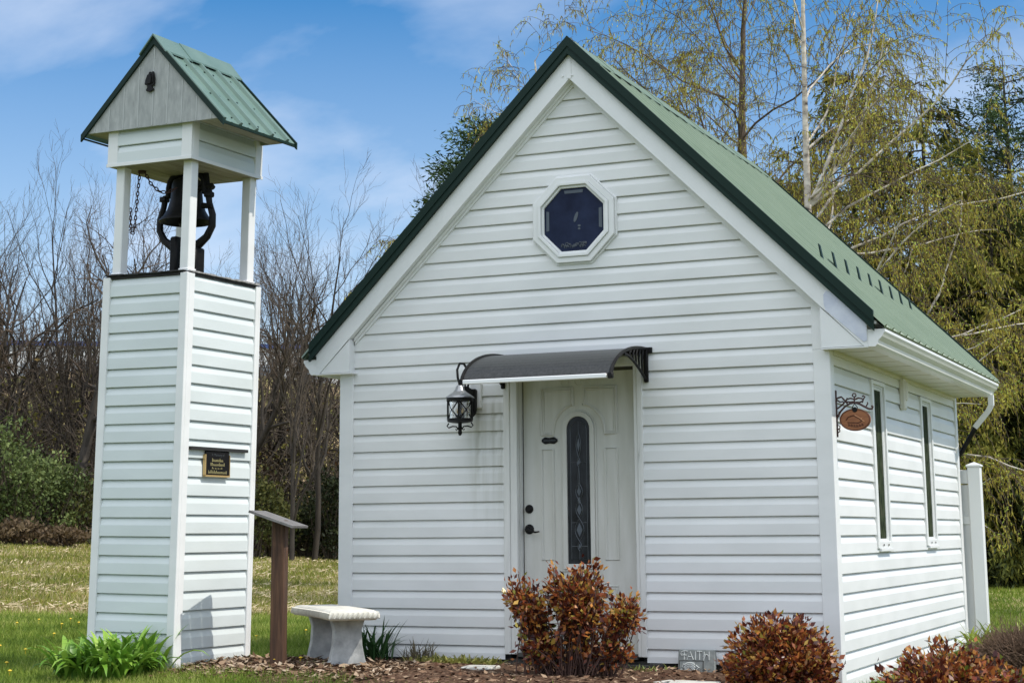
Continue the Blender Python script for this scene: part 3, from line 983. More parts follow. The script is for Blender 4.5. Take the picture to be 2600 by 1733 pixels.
# peephole, lock, lever
mb = MB(); mb.lathe([(0.0, -.008), (0.008, -.006), (0.009, 0)], (AXc + .038, YD, 1.938), 12, axis='y')
mb.build('peephole', M['black'], door, smooth=True)
mb = MB(); mb.lathe([(0.0, -.026), (0.018, -.026), (0.024, -.02), (0.031, -.006), (0.032, 0)], (-2.238, YD, 1.20), 20, axis='y')
mb.build('deadbolt', M['black'], door, smooth=True)
mb = MB(); mb.lathe([(0.0, -.03), (0.016, -.03), (0.022, -.016), (0.034, -.008), (0.036, 0)], (-2.238, YD, 1.057), 20, axis='y')
mb.tube([(-2.238, YD - .028, 1.057), (-2.235, YD - .05, 1.056), (-2.21, YD - .055, 1.045), (-2.17, YD - .055, 1.035), (-2.14, YD - .05, 1.04)], [.009, .009, .008, .007, .005], 8)
mb.build('door_handle', M['black'], door, smooth=True)
# small black notice on the door
mb = MB()
pl = []
for i in range(40):
    t = 2 * math.pi * i / 40
    rx = 0.062; rz_ = 0.024 + 0.0035 * math.cos(6 * t)
    pl.append((-2.072 + rx * math.copysign(abs(math.cos(t)) ** 0.8, math.cos(t)), 1.686 + rz_ * math.copysign(abs(math.sin(t)) ** .7, math.sin(t))))
mb.prism(pl, YD - .006, YD - .0005, yz)
nt = mb.build('door_notice', M['plaque'], door)
mb = MB()
rr = random.Random(3)
for i in range(16):
    x = -2.072 - .044 + i * .0059
    mb.box(x, x + .0032, YD - .0066, YD - .0061, 1.683, 1.689 + rr.random() * .002)
for z in (1.672, 1.701):
    mb.lathe([(0.0035, -.0066), (0.0035, -.0061)], (-2.072, YD, z), 8, axis='y')
    mb.box(-2.0735, -2.0705, YD - .0066, YD - .0061, z - .0025, z + .0025)
mb.build('lettering', M['came'], nt)
# casing
mb = MB()
mb.bbox(-2.395, -2.345, -0.03, 0.02, 0.185, 2.20, .004)
mb.bbox(-2.345, -2.29, -0.022, 0.02, 0.185, 2.20, .004)
mb.box(-2.2905, -2.2865, 0.0205, 0.12, 0.185, 2.20)
mb.bbox(-2.305, -2.2911, 0.0205, 0.12, 0.185, 2.20, .003)
mb.bbox(-1.39, -1.362, -0.022, 0.12, 0.185, 2.20, .004)
mb.bbox(-1.362, -1.323, -0.03, 0.02, 0.185, 2.20, .004)
mb.bbox(-2.395, -1.323, -0.03, 0.12, 2.20, 2.26, .004)
mb.build_split('door_casing', M['jamb'], chapel, lambda c: 2 if c.z > 2.2 else int(c.x > CX))
mb = MB()
mb.box(DX0, DX1, YD + .005, YD + .03, DZ1, 2.20)
mb.box(-2.2865, DX0 - .0005, YD + .004, YD + .03, DZ0, DZ1)
mb.box(-2.29, -1.39, -.04, .12, .17, .199)
mb.build_split('threshold', M['sill_dark'], chapel, lambda c: c.z > 1)
# dark foundation timbers under the front siding
mb = MB()
mb.box(HX0 + .02, HX1 - .1, 0.01, 0.12, -0.1, 0.155)
mb.box(-2.45, -1.25, -0.09, 0.008, -0.1, 0.135)
mb.box(-1.30, -1.2, -0.07, 0.008, 0.03, 0.145)
mb.box(-1.66, -1.31, -0.14, -0.092, -.1, 0.11)
mb.build_split('foundation', M['sill_dark'], chapel, lambda c: round(c.x * 3))
mb = MB()
for i in range(3):
    mb.box(-1.70 - .005 * i, -1.31, -0.165 - .02 * i, -0.141 - .02 * i, -.1, 0.10 - .035 * i)
mb.build('door_step', M['grey_wood'], chapel)

# ================================================================== AWNING
aw = thing('door_awning', 'curved smoked black canopy with silver front edge over the chapel door', 'awning', (-1.838, 0, 2.3))
AP_N = 14
prof = []
for i in range(AP_N + 1):
    t = i / AP_N * R(82)
    prof.append((-0.03 - 0.70 * math.sin(t) / math.sin(R(82)), -0.235 * (1 - math.cos(t)) / (1 - math.cos(R(82)))))
mb = MB()
for (ya, za), (yb, zb) in zip(prof[:-1], prof[1:]):
    for dz in (0, -0.006):
        q = [(-.545, ya, za + dz), (-.545, yb, zb + dz), (.545, yb, zb + dz), (.545, ya, za + dz)]
        mb.quad(*(q if dz == 0 else q[::-1]))
mb.build('canopy_sheet', M['canopy'], aw, smooth=True)
mb = MB()
ye, ze = prof[-1]
mb.bbox(-.545, .525, ye - .016, ye + .008, ze - .022, ze + .008, .004)
mb.build('front_rail', M['steel'], aw)
mb = MB()
mb.bbox(-.60, .60, -.032, -0.018, -.03, .012, .004)
mb.build('wall_rail', M['black'], aw)
for x in (-.553, .553):
    mb = MB()
    mb.bbox(x - .016, x + .016, -.045, -.017, -.235, .012, .006)
    mb.tube([(x, y, z + .002) for y, z in prof], 0.013, 6)
    # lower arched brace and fins
    br = []
    for i in range(9):
        t = i / 8
        br.append((x, -0.04 - 0.43 * t, -.215 + .145 * math.sin(t * 1.5)))
    mb.tube(br, 0.010, 6)
    for i, yy in enumerate((-.11, -.17, -.23, -.29, -.36)):
        zt = np.interp(-yy, [-p[0] for p in prof], [p[1] for p in prof])
        t = (-yy - .04) / .43
        zb_ = -.215 + .145 * math.sin(t * 1.5)
        mb.tube([(x, yy + .02, float(zt)), (x, yy - .005, (float(zt) + zb_) / 2), (x, yy, zb_)], [.011, .009, .007], 6)
    mb.bbox(x - .018, x + .018, ye - .02, ye + .012, ze - .026, ze + .014, .005)
    for z in (-.03, -.2):
        mb.lathe([(0.0, -.005), (0.007, -.004), (0.008, 0)], (x, -.045, z), 8, axis='y')
    mb.build('bracket', M['black'], aw, smooth=True)

# ================================================================== LANTERN
lan = thing('wall_lantern', 'black caged wall lantern with a scroll top left of the chapel door', 'lantern', (-2.65, 0, 1.9))
mb = MB()
mb.bbox(-.005, .085, -.045, -.012, .03, .215, .006)
mb.build('mounting_block', M['trim'], lan)
mb = MB()
mb.bbox(-.015, .058, -.085, -.046, .0, .17, .008)
mb.add([(-.005, -.085, .16), (.045, -.085, .16), (.03, -.16, .185), (.0, -.16, .185), (-.005, -.085, .1), (.045, -.085, .1), (.03, -.16, .13), (.0, -.16, .13)], [(0, 1, 2, 3), (7, 6, 5, 4), (0, 4, 5, 1), (1, 5, 6, 2), (2, 6, 7, 3), (3, 7, 4, 0)])
mb.add([(-.012, -.05, 0.0), (.055, -.05, 0.0), (.055, -.085, 0.0), (-.012, -.085, 0), (.0, -.05, -.03), (.03, -.05, -.03), (.02, -.06, -.03), (.0, -.06, -.03)], [(0, 1, 2, 3), (7, 6, 5, 4), (0, 4, 5, 1), (1, 5, 6, 2), (2, 6, 7, 3), (3, 7, 4, 0)])
mb.build('back_plate', M['black'], lan)
mb = MB()
lp = []
for i in range(22):
    t = i / 21 * 1.55 * math.pi - 0.35
    lp.append((0.0 + .0 * t, -.14 - .075 * math.cos(t + .3) * (1 - i * .012), .275 + .075 * math.sin(t + .3)))
lp = [(-.002, -.09, .16), (.0, -.075, .22), (.0, -.085, .30), (-.01, -.13, .352), (-.018, -.185, .35), (-.02, -.225, .30), (-.012, -.23, .24), (.0, -.22, .19)]
mb.tube(lp, 0.009, 8)
mb.tube([(0, -.13, .19), (0, -.155, .235), (0, -.175, .262), (0, -.19, .255), (0, -.19, .235)], [.007, .008, .009, .008, .006], 8)
mb.build('scroll_arm', M['black'], lan, smooth=True)
LC = (0, -.22, 0)
mb = MB()
mb.lathe([(0.018, .19), (0.03, .175), (0.034, .155), (0.055, .135), (0.085, .115), (0.104, .10), (0.106, .094), (0.09, .094)], LC, 24)
mb.build('lantern_cap', M['lamp_roof'], lan, smooth=True)
mb = MB()
ZT, ZB = .09, -.075
mb.lathe([(0.096, ZT + .006), (0.098, ZT + .004), (0.098, ZT - .018), (0.09, ZT - .018)], LC, 24)
mb.lathe([(0.084, ZB + .022), (0.092, ZB + .022), (0.092, ZB), (0.06, ZB - .008), (0.02, ZB - .012), (0.0, ZB - .012)], LC, 24)
N_ = 4
for i in range(N_):
    a0 = 2 * math.pi * (i + .22) / N_; a1 = 2 * math.pi * (i + 1.22) / N_
    p = lambda a, z, r=.088: (r * math.cos(a), -.22 + r * math.sin(a), z)
    mb.tube([p(a0, ZT - .01), p(a0, ZB + .01)], .0075, 6)
    if math.sin((a0 + a1) / 2) > .3: continue
    mb.tube([p(a0, ZT - .015), p((a0 + a1) / 2, (ZT + ZB) / 2, .075), p(a1, ZB + .015)], .0055, 5)
    mb.tube([p(a1, ZT - .015), p((a0 + a1) / 2, (ZT + ZB) / 2, .075), p(a0, ZB + .015)], .0055, 5)
mb.lathe([(0.014, ZB - .01), (0.014, ZB - .04), (0.02, ZB - .05), (0.012, ZB - .062), (0.016, ZB - .082), (0.008, ZB - .098), (0, ZB - .1)], LC, 12)
for s in (-1, 1):
    mb.tube([(s * .012, -.22, ZB - .055), (s * .03, -.22, ZB - .035), (s * .06, -.22, ZB - .032), (s * .09, -.22, ZB - .042), (s * .104, -.22, ZB - .03), (s * .09, -.22, ZB - .008)], .005, 6)
    mb.tube([(s * .015, -.22, ZB - .05), (s * .03, -.22, ZB - .06), (s * .036, -.22, ZB - .052)], .004, 6)
mb.build('lantern_cage', M['black'], lan, smooth=True)
mb = MB()
mb.lathe([(0.078, ZT - .015), (0.078, ZB + .01)], LC, 18)
mb.build('glass_cylinder', M['clear_glass'], lan, smooth=True)
mb = MB()
for s in (-1, 1):
    mb.lathe([(0.009, ZB), (0.009, -.02)], (s * .026, -.22, 0), 10)
mb.lathe([(0.012, ZB), (0.012, ZT - .03)], (0, -.20, 0), 10)
mb.build_split('candle_sleeve', M['black'], lan, lambda c: round(c.x * 40), smooth=True)
mb = MB()
for s in (-1, 1):
    mb.lathe([(0.0, -.02), (0.010, -.012), (0.012, .0), (0.006, .018), (0, .03)], (s * .026, -.22, 0), 10)
mb.build_split('bulb', M['amber'], lan, lambda c: c.x > 0, smooth=True)

# ================================================================== HANGING SIGN
sg = thing('hanging_sign', 'oval brown wooden sign hanging from a rusty scroll bracket at the chapel corner', 'sign', (0.024, 0.10, 1.8))
YS = 0.0
mb = MB()
mb.bbox(-.006, .008, -.012, .012, -.15, .165, .003)
T = lambda pts, r=.0055: mb.tube([(x, YS, z) for x, z in pts], r, 6)
arcp = [(.004, -.01)] + [(.004 + .235 * math.sin(t), -.055 + .125 * math.sin(min(t * 1.0 + .42, 3.0))) for t in [i * .13 for i in range(1, 13)]]
arc = [(.006, -.02), (.03, .02), (.06, .052), (.095, .072), (.13, .078), (.165, .066), (.20, .045), (.225, .032), (.245, .032), (.25, .045), (.242, .053)]
T(arc, .007)
T([(.006, .04), (.03, .055), (.055, .075), (.05, .088), (.03, .085), (.008, .1)])
T([(.008, .11), (.04, .12), (.05, .108), (.065, .09), (.08, .072)], .006)
T([(.055, .075), (.075, .1), (.10, .108), (.128, .1), (.128, .085), (.10, .082), (.07, .086)])
T([(.075, .095), (.08, .112)], .005)
T([(.128, .08), (.128, .118)], .006)
mb.tube([(.128 + .012 * math.cos(t), YS, .128 + .012 * math.sin(t)) for t in [i * math.pi / 6 for i in range(12)]], .0045, 6, closed=True)
T([(.134, .1), (.155, .108), (.18, .102), (.186, .088), (.165, .078), (.14, .08)])
T([(.18, .075), (.19, .1), (.2, .115), (.19, .122), (.182, .115)])
T([(.205, .05), (.218, .068), (.214, .078)], .005)
T([(.008, .0), (.02, -.015), (.02, .02)], .004); T([(.008, -.1), (.022, -.09), (.022, -.075), (.008, -.07)], .004)
T([(.008, -.12), (.02, -.112), (.02, -.1), (.008, -.095)], .004)
mb.build('bracket', M['rust'], sg, smooth=True)
mb = MB()
OX, OZ, ORX, ORZ = 0.128, -0.037, 0.105, 0.075
ell = lambda k, n=40: [(OX + ORX * k * math.cos(2 * math.pi * i / n), OZ + ORZ * k * math.sin(2 * math.pi * i / n)) for i in range(n)]
mb.prism(ell(1), -.009, .009, yz)
ov = mb.build('oval_board', M['sign_wood'], sg)
mb = MB()
mb.tube([(x, -.009, z) for x, z in ell(.94)], .0035, 5, closed=True)
mb.tube([(OX - .06, -.0095, OZ - .002), (OX - .045, -.0095, OZ + .018), (OX - .01, -.0095, OZ + .028), (OX + .03, -.0095, OZ + .008), (OX + .045, -.0095, OZ - .012), (OX + .02, -.0095, OZ - .022), (OX - .05, -.0095, OZ - .018)], .004, 5)
rr = random.Random(8)
for i in range(6):                      # worn illegible lettering low on the oval
    x = OX - .045 + i * .018
    z = OZ - .045 + .004 * abs(i - 2.5)
    mb.tube([(x, -.0095, z - .009), (x + .002, -.0095, z + .009), (x + .008, -.0095, z + .004 * rr.random()), (x + .009, -.0095, z - .009)], .0028, 5)
mb.build('carving', M['sign_dark'], ov)
mb = MB()
mb.tube([(OX - .0, -.011, OZ + .03), (OX + .03, -.011, OZ + .012), (OX + .065, -.011, OZ - .015)], .0035, 5)
mb.tube([(OX + .042, -.011, OZ + .004), (OX + .052, -.011, OZ + .012)], .003, 5)
mb.build('pale_stroke', M['sign_light'], ov)
mb = MB()
for s in (-1, 1):
    mb.tube([(OX, 0, .072), (OX + s * .018, 0, .045), (OX + s * .018, 0, .028)], .003, 5)
mb.lathe([(0.018, -.012), (0.014, -.014), (0.0, -.014)], (OX + .002, 0, .03), 12, axis='y')
mb.build('hook', M['black'], sg)

# ================================================================== BELL TOWER
TH = R(-2.787)
tw = thing('bell_tower', 'narrow white vinyl-sided bell tower with open belfry and small green metal roof', 'bell tower', (-4.066, -1.682, 0.0), TH)
tw.rotation_euler = (0, 0.0135, TH)
# local frame: x to the left is negative a, y = b.  a runs along -x
TA, TB = 0.688, 0.82
TZ = 2.80
ax = lambda a: -a
mb = MB()
zb_l = 2.673 - 0.0
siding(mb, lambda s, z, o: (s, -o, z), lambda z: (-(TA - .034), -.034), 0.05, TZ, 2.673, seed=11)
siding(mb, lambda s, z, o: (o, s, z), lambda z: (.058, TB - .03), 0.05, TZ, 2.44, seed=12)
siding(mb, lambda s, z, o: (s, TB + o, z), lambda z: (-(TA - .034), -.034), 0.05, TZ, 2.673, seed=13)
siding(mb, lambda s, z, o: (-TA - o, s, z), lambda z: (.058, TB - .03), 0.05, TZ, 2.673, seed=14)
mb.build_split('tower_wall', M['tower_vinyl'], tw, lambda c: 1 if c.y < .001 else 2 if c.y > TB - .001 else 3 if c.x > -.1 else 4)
mb = MB()
mb.box(-TA + .02, -.02, .02, TB - .02, -0.05, TZ - .005)
mb.build('tower_core', M['seal'], tw)
mb = MB()
e = .026
for (xa, xb) in ((-.038, e), (-TA - e, -TA + .038)):
    for (ya, yb) in ((-e, 0.0), (TB, TB + e)):
        mb.bbox(xa, xb, ya, yb, -0.05, TZ + .012, .004)
for xs in ((0, e), (-TA - e, -TA)):
    mb.bbox(xs[0], xs[1], 0, .062, -0.05, TZ + .012, .004)
    mb.bbox(xs[0], xs[1], TB - .034, TB, -0.05, TZ + .012, .004)
mb.build_split('corner_board', M['trim'], tw, lambda c: (c.x > -.32, c.y > .42))
mb = MB()
mb.box(-TA - .015, .015, -.015, TB + .015, TZ, TZ + .018)
# slightly ragged flashing edge over the platform rim
rr = random.Random(5)
for i in range(14):
    x = -TA + i * TA / 14
    mb.box(x, x + TA / 14 - .003, -.03 - rr.random() * .006, .03, TZ + .018 + rr.random() * .004, TZ + .026 + rr.random() * .006)
mb.build('platform', M['seal'], tw)
mb = MB()
for i in range(14):
    y = i * TB / 14
    mb.box(-.03, .028 + rr.random() * .006, y, y + TB / 14 - .003, TZ + .019 + rr.random() * .003, TZ + .027 + rr.random() * .007)
mb.build('platform_flashing', M['grey_wood'], tw)
PZ0, PZ1 = TZ + .02, 3.612
for (xa, ya) in ((-.070, 0.005), (-TA + .025, 0.005), (-.070, TB - .12), (-TA + .025, TB - .12)):
    mb = MB()
    mb.bbox(xa, xa + .074, ya, ya + .078, PZ0, PZ1, .005)
    mb.bbox(xa - .007, xa + .081, ya - .007, ya + .085, PZ0 + .0005, PZ0 + .025, .004)
    mb.build('belfry_post', M['trim'], tw)
# header box: two siding courses with corner boards
HZ0, HZ1 = 3.612, 3.885
ha0, ha1, hb0, hb1 = -TA - .005, .032, -.045, TB - .035
mb = MB()
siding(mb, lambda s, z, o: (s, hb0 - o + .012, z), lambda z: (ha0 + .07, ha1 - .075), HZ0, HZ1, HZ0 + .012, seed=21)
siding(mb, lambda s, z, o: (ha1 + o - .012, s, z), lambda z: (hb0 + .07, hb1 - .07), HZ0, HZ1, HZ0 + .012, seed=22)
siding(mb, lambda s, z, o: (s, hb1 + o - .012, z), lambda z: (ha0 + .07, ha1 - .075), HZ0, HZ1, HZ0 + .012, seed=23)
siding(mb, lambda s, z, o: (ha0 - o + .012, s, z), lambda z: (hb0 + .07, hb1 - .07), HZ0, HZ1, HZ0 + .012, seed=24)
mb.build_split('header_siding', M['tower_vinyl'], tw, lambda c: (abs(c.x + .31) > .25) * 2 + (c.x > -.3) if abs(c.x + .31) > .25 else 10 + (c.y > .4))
mb = MB()
for (xa, xb, ya, yb) in ((ha1 - .08, ha1 + .008, hb0 - .008, hb0 + .012), (ha0 - .008, ha0 + .08, hb0 - .008, hb0 + .012), (ha1 - .012, ha1 + .008, hb0 + .012, hb0 + .08), (ha0 - .008, ha0 + .012, hb0 + .012, hb0 + .08),
                         (ha1 - .012, ha1 + .008, hb1 - .08, hb1 - .012), (ha0 - .008, ha0 + .012, hb1 - .08, hb1 - .012), (ha1 - .08, ha1 + .008, hb1 - .012, hb1 + .008), (ha0 - .008, ha0 + .08, hb1 - .012, hb1 + .008)):
    mb.bbox(xa, xb, ya, yb, HZ0 - .006, HZ1 + .008, .003)
mb.bbox(ha0 - .012, ha1 + .012, hb0 - .013, hb0 - .0085, HZ0 - .012, HZ0 + .014, .002)
mb.bbox(ha1 + .0085, ha1 + .013, hb0 - .0085, hb1 + .012, HZ0 - .012, HZ0 + .014, .002)
mb.bbox(ha0 - .02, ha1 + .012, hb0 - .03, hb0 - .009, HZ1 - .008, HZ1 + .022, .003)
mb.build_split('header_trim', M['trim'], tw, lambda c: 'rail' if abs(c.x + .31) < .25 and c.y < .1 or abs(c.y - .4) < .3 else (c.x > -.32, c.y > .42))
mb = MB()
n = 9
for i in range(n):
    xa = ha0 + (ha1 - ha0) * i / n
    mb.box(xa, xa + (ha1 - ha0) / n - .004, hb0, hb1, HZ0 - .008, HZ0 + .01)
mb.box(ha0 + .02, ha1 - .02, hb0 + .02, hb1 - .02, HZ0 + .0105, HZ1)
mb.build('belfry_ceiling', M['beadboard'], tw)
# gable roof, ridge along b
RA = -0.282                               # ridge a position in local x
RZ = 4.475
EW = 0.615
EZ = RZ - EW * 1.035
gy0, gy1 = -0.105, 0.79
mb = MB()
mb.prism([(RA - EW + .035, EZ + .015), (RA + EW - .035, EZ + .015), (RA, RZ - .03)], gy0 + .012, gy0 + .03, yz)
mb.prism([(RA - EW + .035, EZ + .015), (RA + EW - .035, EZ + .015), (RA, RZ - .03)], gy1 - .03, gy1 - .012, yz)
gp = mb.build_split('gable_panel', M['gable_panel'], tw, lambda c: c.y > .4)[0]
mb = MB()
for i in range(-4, 5):
    x = RA + i * .128 + .0
    zt = RZ - .05 - abs(x - RA) * 1.035
    if zt > EZ + .05: mb.box(x - .004, x + .004, gy0 + .009, gy0 + .0118, EZ + .02, zt)
mb.build_split('batten', M['batten'], gp, lambda c: round(c.x * 40))
mb = MB()
for s in (-1, 1):
    xa, xb = sorted((RA + s * .40, RA + s * (EW - .03)))
    mb.box(xa, xb, gy0 + .031, gy1 - .03, EZ + .016, EZ + .026)
mb.build_split('eave_soffit', M['beadboard'], tw, lambda c: c.x > RA)
mb = MB()
sl_ = math.hypot(1, 1.035)
nx_, nz_ = 1.035 / sl_, 1 / sl_
ys = []
y = gy0
while y < gy1:
    for dy_, h in ((0, 0.0), (0.010, 0.022), (0.03, 0.022), (0.040, 0.0), (.10, 0), (.105, .003), (.118, .003), (.123, 0)):
        if y + dy_ <= gy1: ys.append((y + dy_, h))
    y += 0.19
for s in (-1, 1):
    def TP(d, yy, h): return (RA + s * (d + h * nx_), yy, RZ - d * 1.035 + h * nz_)
    for (ya, hA), (yb, hB) in zip(ys[:-1], ys[1:]):
        for q, flip in (([TP(0, ya, hA), TP(EW, ya, hA), TP(EW, yb, hB), TP(0, yb, hB)], s < 0), ([TP(0, ya, -.012), TP(EW, ya, -.012), TP(EW, yb, -.012), TP(0, yb, -.012)], s > 0), ([TP(EW, ya, -.012), TP(EW, ya, hA), TP(EW, yb, hB), TP(EW, yb, -.012)], s > 0)):
            mb.quad(*(q[::-1] if flip else q))
tr = mb.build('tower_roof', M['tower_roof'], tw)
mb = MB()
for i in range(3):
    ya = gy0 - .02 + i * .30; yb = ya + .32
    e_ = .03 + .006 * (i % 2)
    pr = [(RA - .115, RZ - .115 * 1.035 + e_), (RA, RZ + e_ + .014), (RA + .115, RZ - .115 * 1.035 + e_), (RA + .115, RZ - .115 * 1.035 + e_ - .012), (RA, RZ + e_ + .0), (RA - .115, RZ - .115 * 1.035 + e_ - .012)]
    mb.prism(pr[::-1], ya, yb, yz)
mb.build('ridge_cap', M['tower_roof'], tr)
mb = MB()
for s in (-1, 1):
    P = lambda d, o: (RA + s * d, RZ - d * 1.035 + o)
    poly = [P(0, .022), P(EW + .01, .022), P(EW + .01, -.03), P(0, -.03)]
    if s > 0: poly = poly[::-1]
    mb.prism(poly, gy0 - .006, gy0 + .011, yz)
    mb.prism(poly, gy1 - .011, gy1 + .006, yz)
    xa, xb = sorted((RA + s * (EW - .012), RA + s * (EW + .006)))
    mb.box(xa, xb, gy0 + .0115, gy1 - .0115, EZ - .022, EZ - .0135)
mb.build_split('rake_trim', M['dark_green'], tr, lambda c: (c.x > RA, c.y > .4))
mb = MB()
for d in (.16, .38, .57):
    for i in range(9):
        yy = gy0 + .06 + i * .105
        c = Vector((RA + d, yy, RZ - d * 1.035)); n_ = Vector((nx_, 0, nz_))
        mb.tube([c, c + n_ * .006], .007, 6)
mb.build_split('roof_screw', M['dark_green'], tr, lambda c: (round(c.x * 20), round(c.y * 50)))
# small dark relief on the gable
orn = thing('gable_ornament', 'small dark cast ornament fixed high on the bell tower gable', 'ornament', tuple(Matrix.Translation((-4.066, -1.682, 0)) @ Matrix.Rotation(TH, 4, 'Z') @ Matrix.Rotation(0.0135, 4, 'Y') @ Vector((RA - .018, gy0 + .008, 4.175))), TH)
mb = MB()
pts = [(-.028, -.07), (0, -.076), (.03, -.066), (.032, -.058), (.018, -.042), (.018, -.034), (.036, -.03), (.04, .01), (.034, .045), (.026, .07), (.018, .072), (.014, .056), (.004, .07), (-.01, .07), (-.016, .054), (-.026, .05), (-.04, .02), (-.048, -.016), (-.042, -.022), (-.03, -.02), (-.022, -.04), (-.036, -.06)]
mb.prism(pts, -.016, -.001, yz)
mb.prism([(-.022, -.02), (.012, -.02), (.018, .03), (.004, .055), (-.02, .03)], -.026, -.0165, yz)
mb.prism([(.02, -.02), (.03, -.01), (.03, .04), (.022, .05)], -.022, -.0165, yz)
mb.build('relief', M['black'], orn, bevel=.004)

# ---- bell
TW = Matrix.Translation((-4.066, -1.682, 0)) @ Matrix.Rotation(TH, 4, 'Z') @ Matrix.Rotation(0.0135, 4, 'Y')
BC = TW @ Vector((-.345, .42, TZ + .02))
bell = thing('church_bell', 'black cast iron bell in a curved stand inside the open belfry', 'bell', tuple(BC), TH)
mb = MB()
mb.bbox(-.10, -.035, -.06, .06, 0, .33, .012)
mb.bbox(.035, .135, -.06, .06, 0, .24, .012)
mb.bbox(-.13, .15, -.075, .075, 0, .03, .01)
for s in (-1, 1):
    P_ = [(-.05 if s < 0 else .06, .25), (s * .12, .265), (s * .19, .315), (s * .235, .39), (s * .235, .47), (s * .205, .56), (s * .195, .615), (s * .21, .63)]
    mb.tube([(x, 0, z) for x, z in P_], [.045, .034, .028, .026, .025, .022, .024, .028], 8)
    mb.bbox(s * .20 - .03, s * .20 + .03, -.03, .03, .60, .64, .008)
mb.build('stand', M['black'], bell, smooth=True)
mb = MB()
yk = [(-.20, .63), (-.165, .64), (-.16, .70), (-.15, .745), (-.115, .785), (-.05, .80), (.05, .80), (.115, .785), (.15, .745), (.16, .70), (.165, .64), (.20, .63)]
mb.tube([(x, 0, z) for x, z in yk], [.022, .024, .026, .026, .028, .03, .03, .028, .026, .026, .024, .022], 8)
mb.tube([(-.06, 0, .80), (-.075, 0, .85), (-.07, 0, .875)], [.018, .012, .01], 8)
mb.tube([(-.02, 0, .80), (0, 0, .84), (.02, 0, .80)], .012, 8)
mb.build('yoke', M['black'], bell, smooth=True)
mb = MB()
mb.lathe([(0.0, .76), (.06, .758), (.098, .74), (.108, .71), (.112, .65), (.120, .58), (.138, .52), (.165, .475), (.19, .45), (.196, .435), (.186, .43), (.16, .455), (.125, .51), (.10, .60), (.09, .70), (0, .72)], (0, 0, 0), 32)
mb.build('bell_body', M['black'], bell, smooth=True)
mb = MB()
mb.tube([(-.02, 0, .70), (-.025, 0, .46)], .01, 6)
mb.lathe([(0, -.04), (.025, -.03), (.034, -.005), (.025, .02), (0.01, .035)], (-.026, 0, .44), 12)
mb.build('clapper', M['black'], bell, smooth=True)
mb = MB()
mb.tube([(.205, 0, .62), (.185, 0, .70), (.17, 0, .79), (.165, 0, .84), (.145, 0, .845)], [.026, .018, .018, .02, .016], 8)
mb.tube([(.08, 0, .66), (.15, 0, .685), (.22, 0, .68), (.235, 0, .665)], [.024, .022, .026, .02], 8)
mb.tube([(.16, -.02, .54), (.235, -.02, .53), (.25, -.02, .515)], [.022, .018, .008], 8)
mb.build('lever', M['black'], bell, smooth=True)

# ---- chain
ch = thing('bell_chain', 'rusty looped chain hanging from the belfry ceiling to the bell', 'chain', tuple(TW @ Vector((-.56, .16, 3.6))), TH)


def chain(mb, pts, n):
    """n interlocked oval links along a polyline"""
    pts = [Vector(p) for p in pts]
    d = [0]
    for a, b in zip(pts[:-1], pts[1:]): d.append(d[-1] + (b - a).length)
    def at(t):
        t = min(max(t, 0), d[-1])
        for i in range(len(pts) - 1):
            if t <= d[i + 1]: return pts[i].lerp(pts[i + 1], (t - d[i]) / max(1e-6, d[i + 1] - d[i]))
        return pts[-1]
    st = d[-1] / n
    for i in range(n):
        c = at((i + .5) * st); t = (at((i + 1) * st) - at(i * st)).normalized()
        sd = t.cross(Vector((0, 1, 0)) if i % 2 else Vector((0.8, .6, 0)))
        if sd.length < .1: sd = t.cross(Vector((1, 0, 0)))
        sd.normalize()
        mb.tube([c + t * math.cos(a) * st * .62 + sd * math.sin(a) * st * .36 for a in [k * math.pi / 5 for k in range(10)]], st * .15, 5, closed=True)


mb = MB()
chain(mb, [(-.02, 0, 0), (-.035, 0, -.2), (-.05, 0, -.4), (-.062, 0, -.445), (-.08, 0, -.43), (-.09, 0, -.36), (-.092, 0, -.26)], 22)
chain(mb, [(.02, 0, 0), (.06, .03, -.09), (.11, .06, -.145), (.16, .09, -.155), (.22, .12, -.12)], 11)
mb.lathe([(0, 0.012), (.03, .01), (.03, -.012), (0.01, -.016)], (0, 0, 0), 10)
mb.build('links', M['rust'], ch)

# ---- plaque on the sunny side
pq = thing('memorial_plaque', 'small black plaque with gold lettering on the sunlit side of the bell tower', 'plaque', tuple(TW @ Vector((.020, .375, 1.52))), TH)
mb = MB()
mb.bbox(0.004, .018, -.135, .135, -.08, .085, .004)
mb.build('plate', M['plaque'], pq)
mb = MB()
mb.box(0.0, .021, -.145, -.1355, -.09, .06)
mb.box(0.0, .021, .1355, .14, -.09, .06)
mb.box(0.0, .021, -.145, .14, -.092, -.0805)
mb.build('brass_edge', M['brass'], pq)
mb = MB()
mb.box(0.0, .026, -.31, .345, .0865, .108)
mb.build('drip_strip', M['seal'], pq)


def text_obj(name, body, size, mtl, parent, loc, rot, ex=0.0008):
    cu = bpy.data.curves.new(name, 'FONT')
    cu.body = body; cu.size = size; cu.align_x = 'CENTER'; cu.align_y = 'CENTER'; cu.extrude = ex
    t = bpy.data.objects.new(name + '_tmp', cu)
    COL.objects.link(t)
    dg = bpy.context.evaluated_depsgraph_get()
    me = bpy.data.meshes.new_from_object(t.evaluated_get(dg))
    bpy.data.objects.remove(t)
    me.materials.clear(); me.materials.append(mtl)
    o = link(name, me, parent)
    o.location = loc; o.rotation_euler = rot
    return o


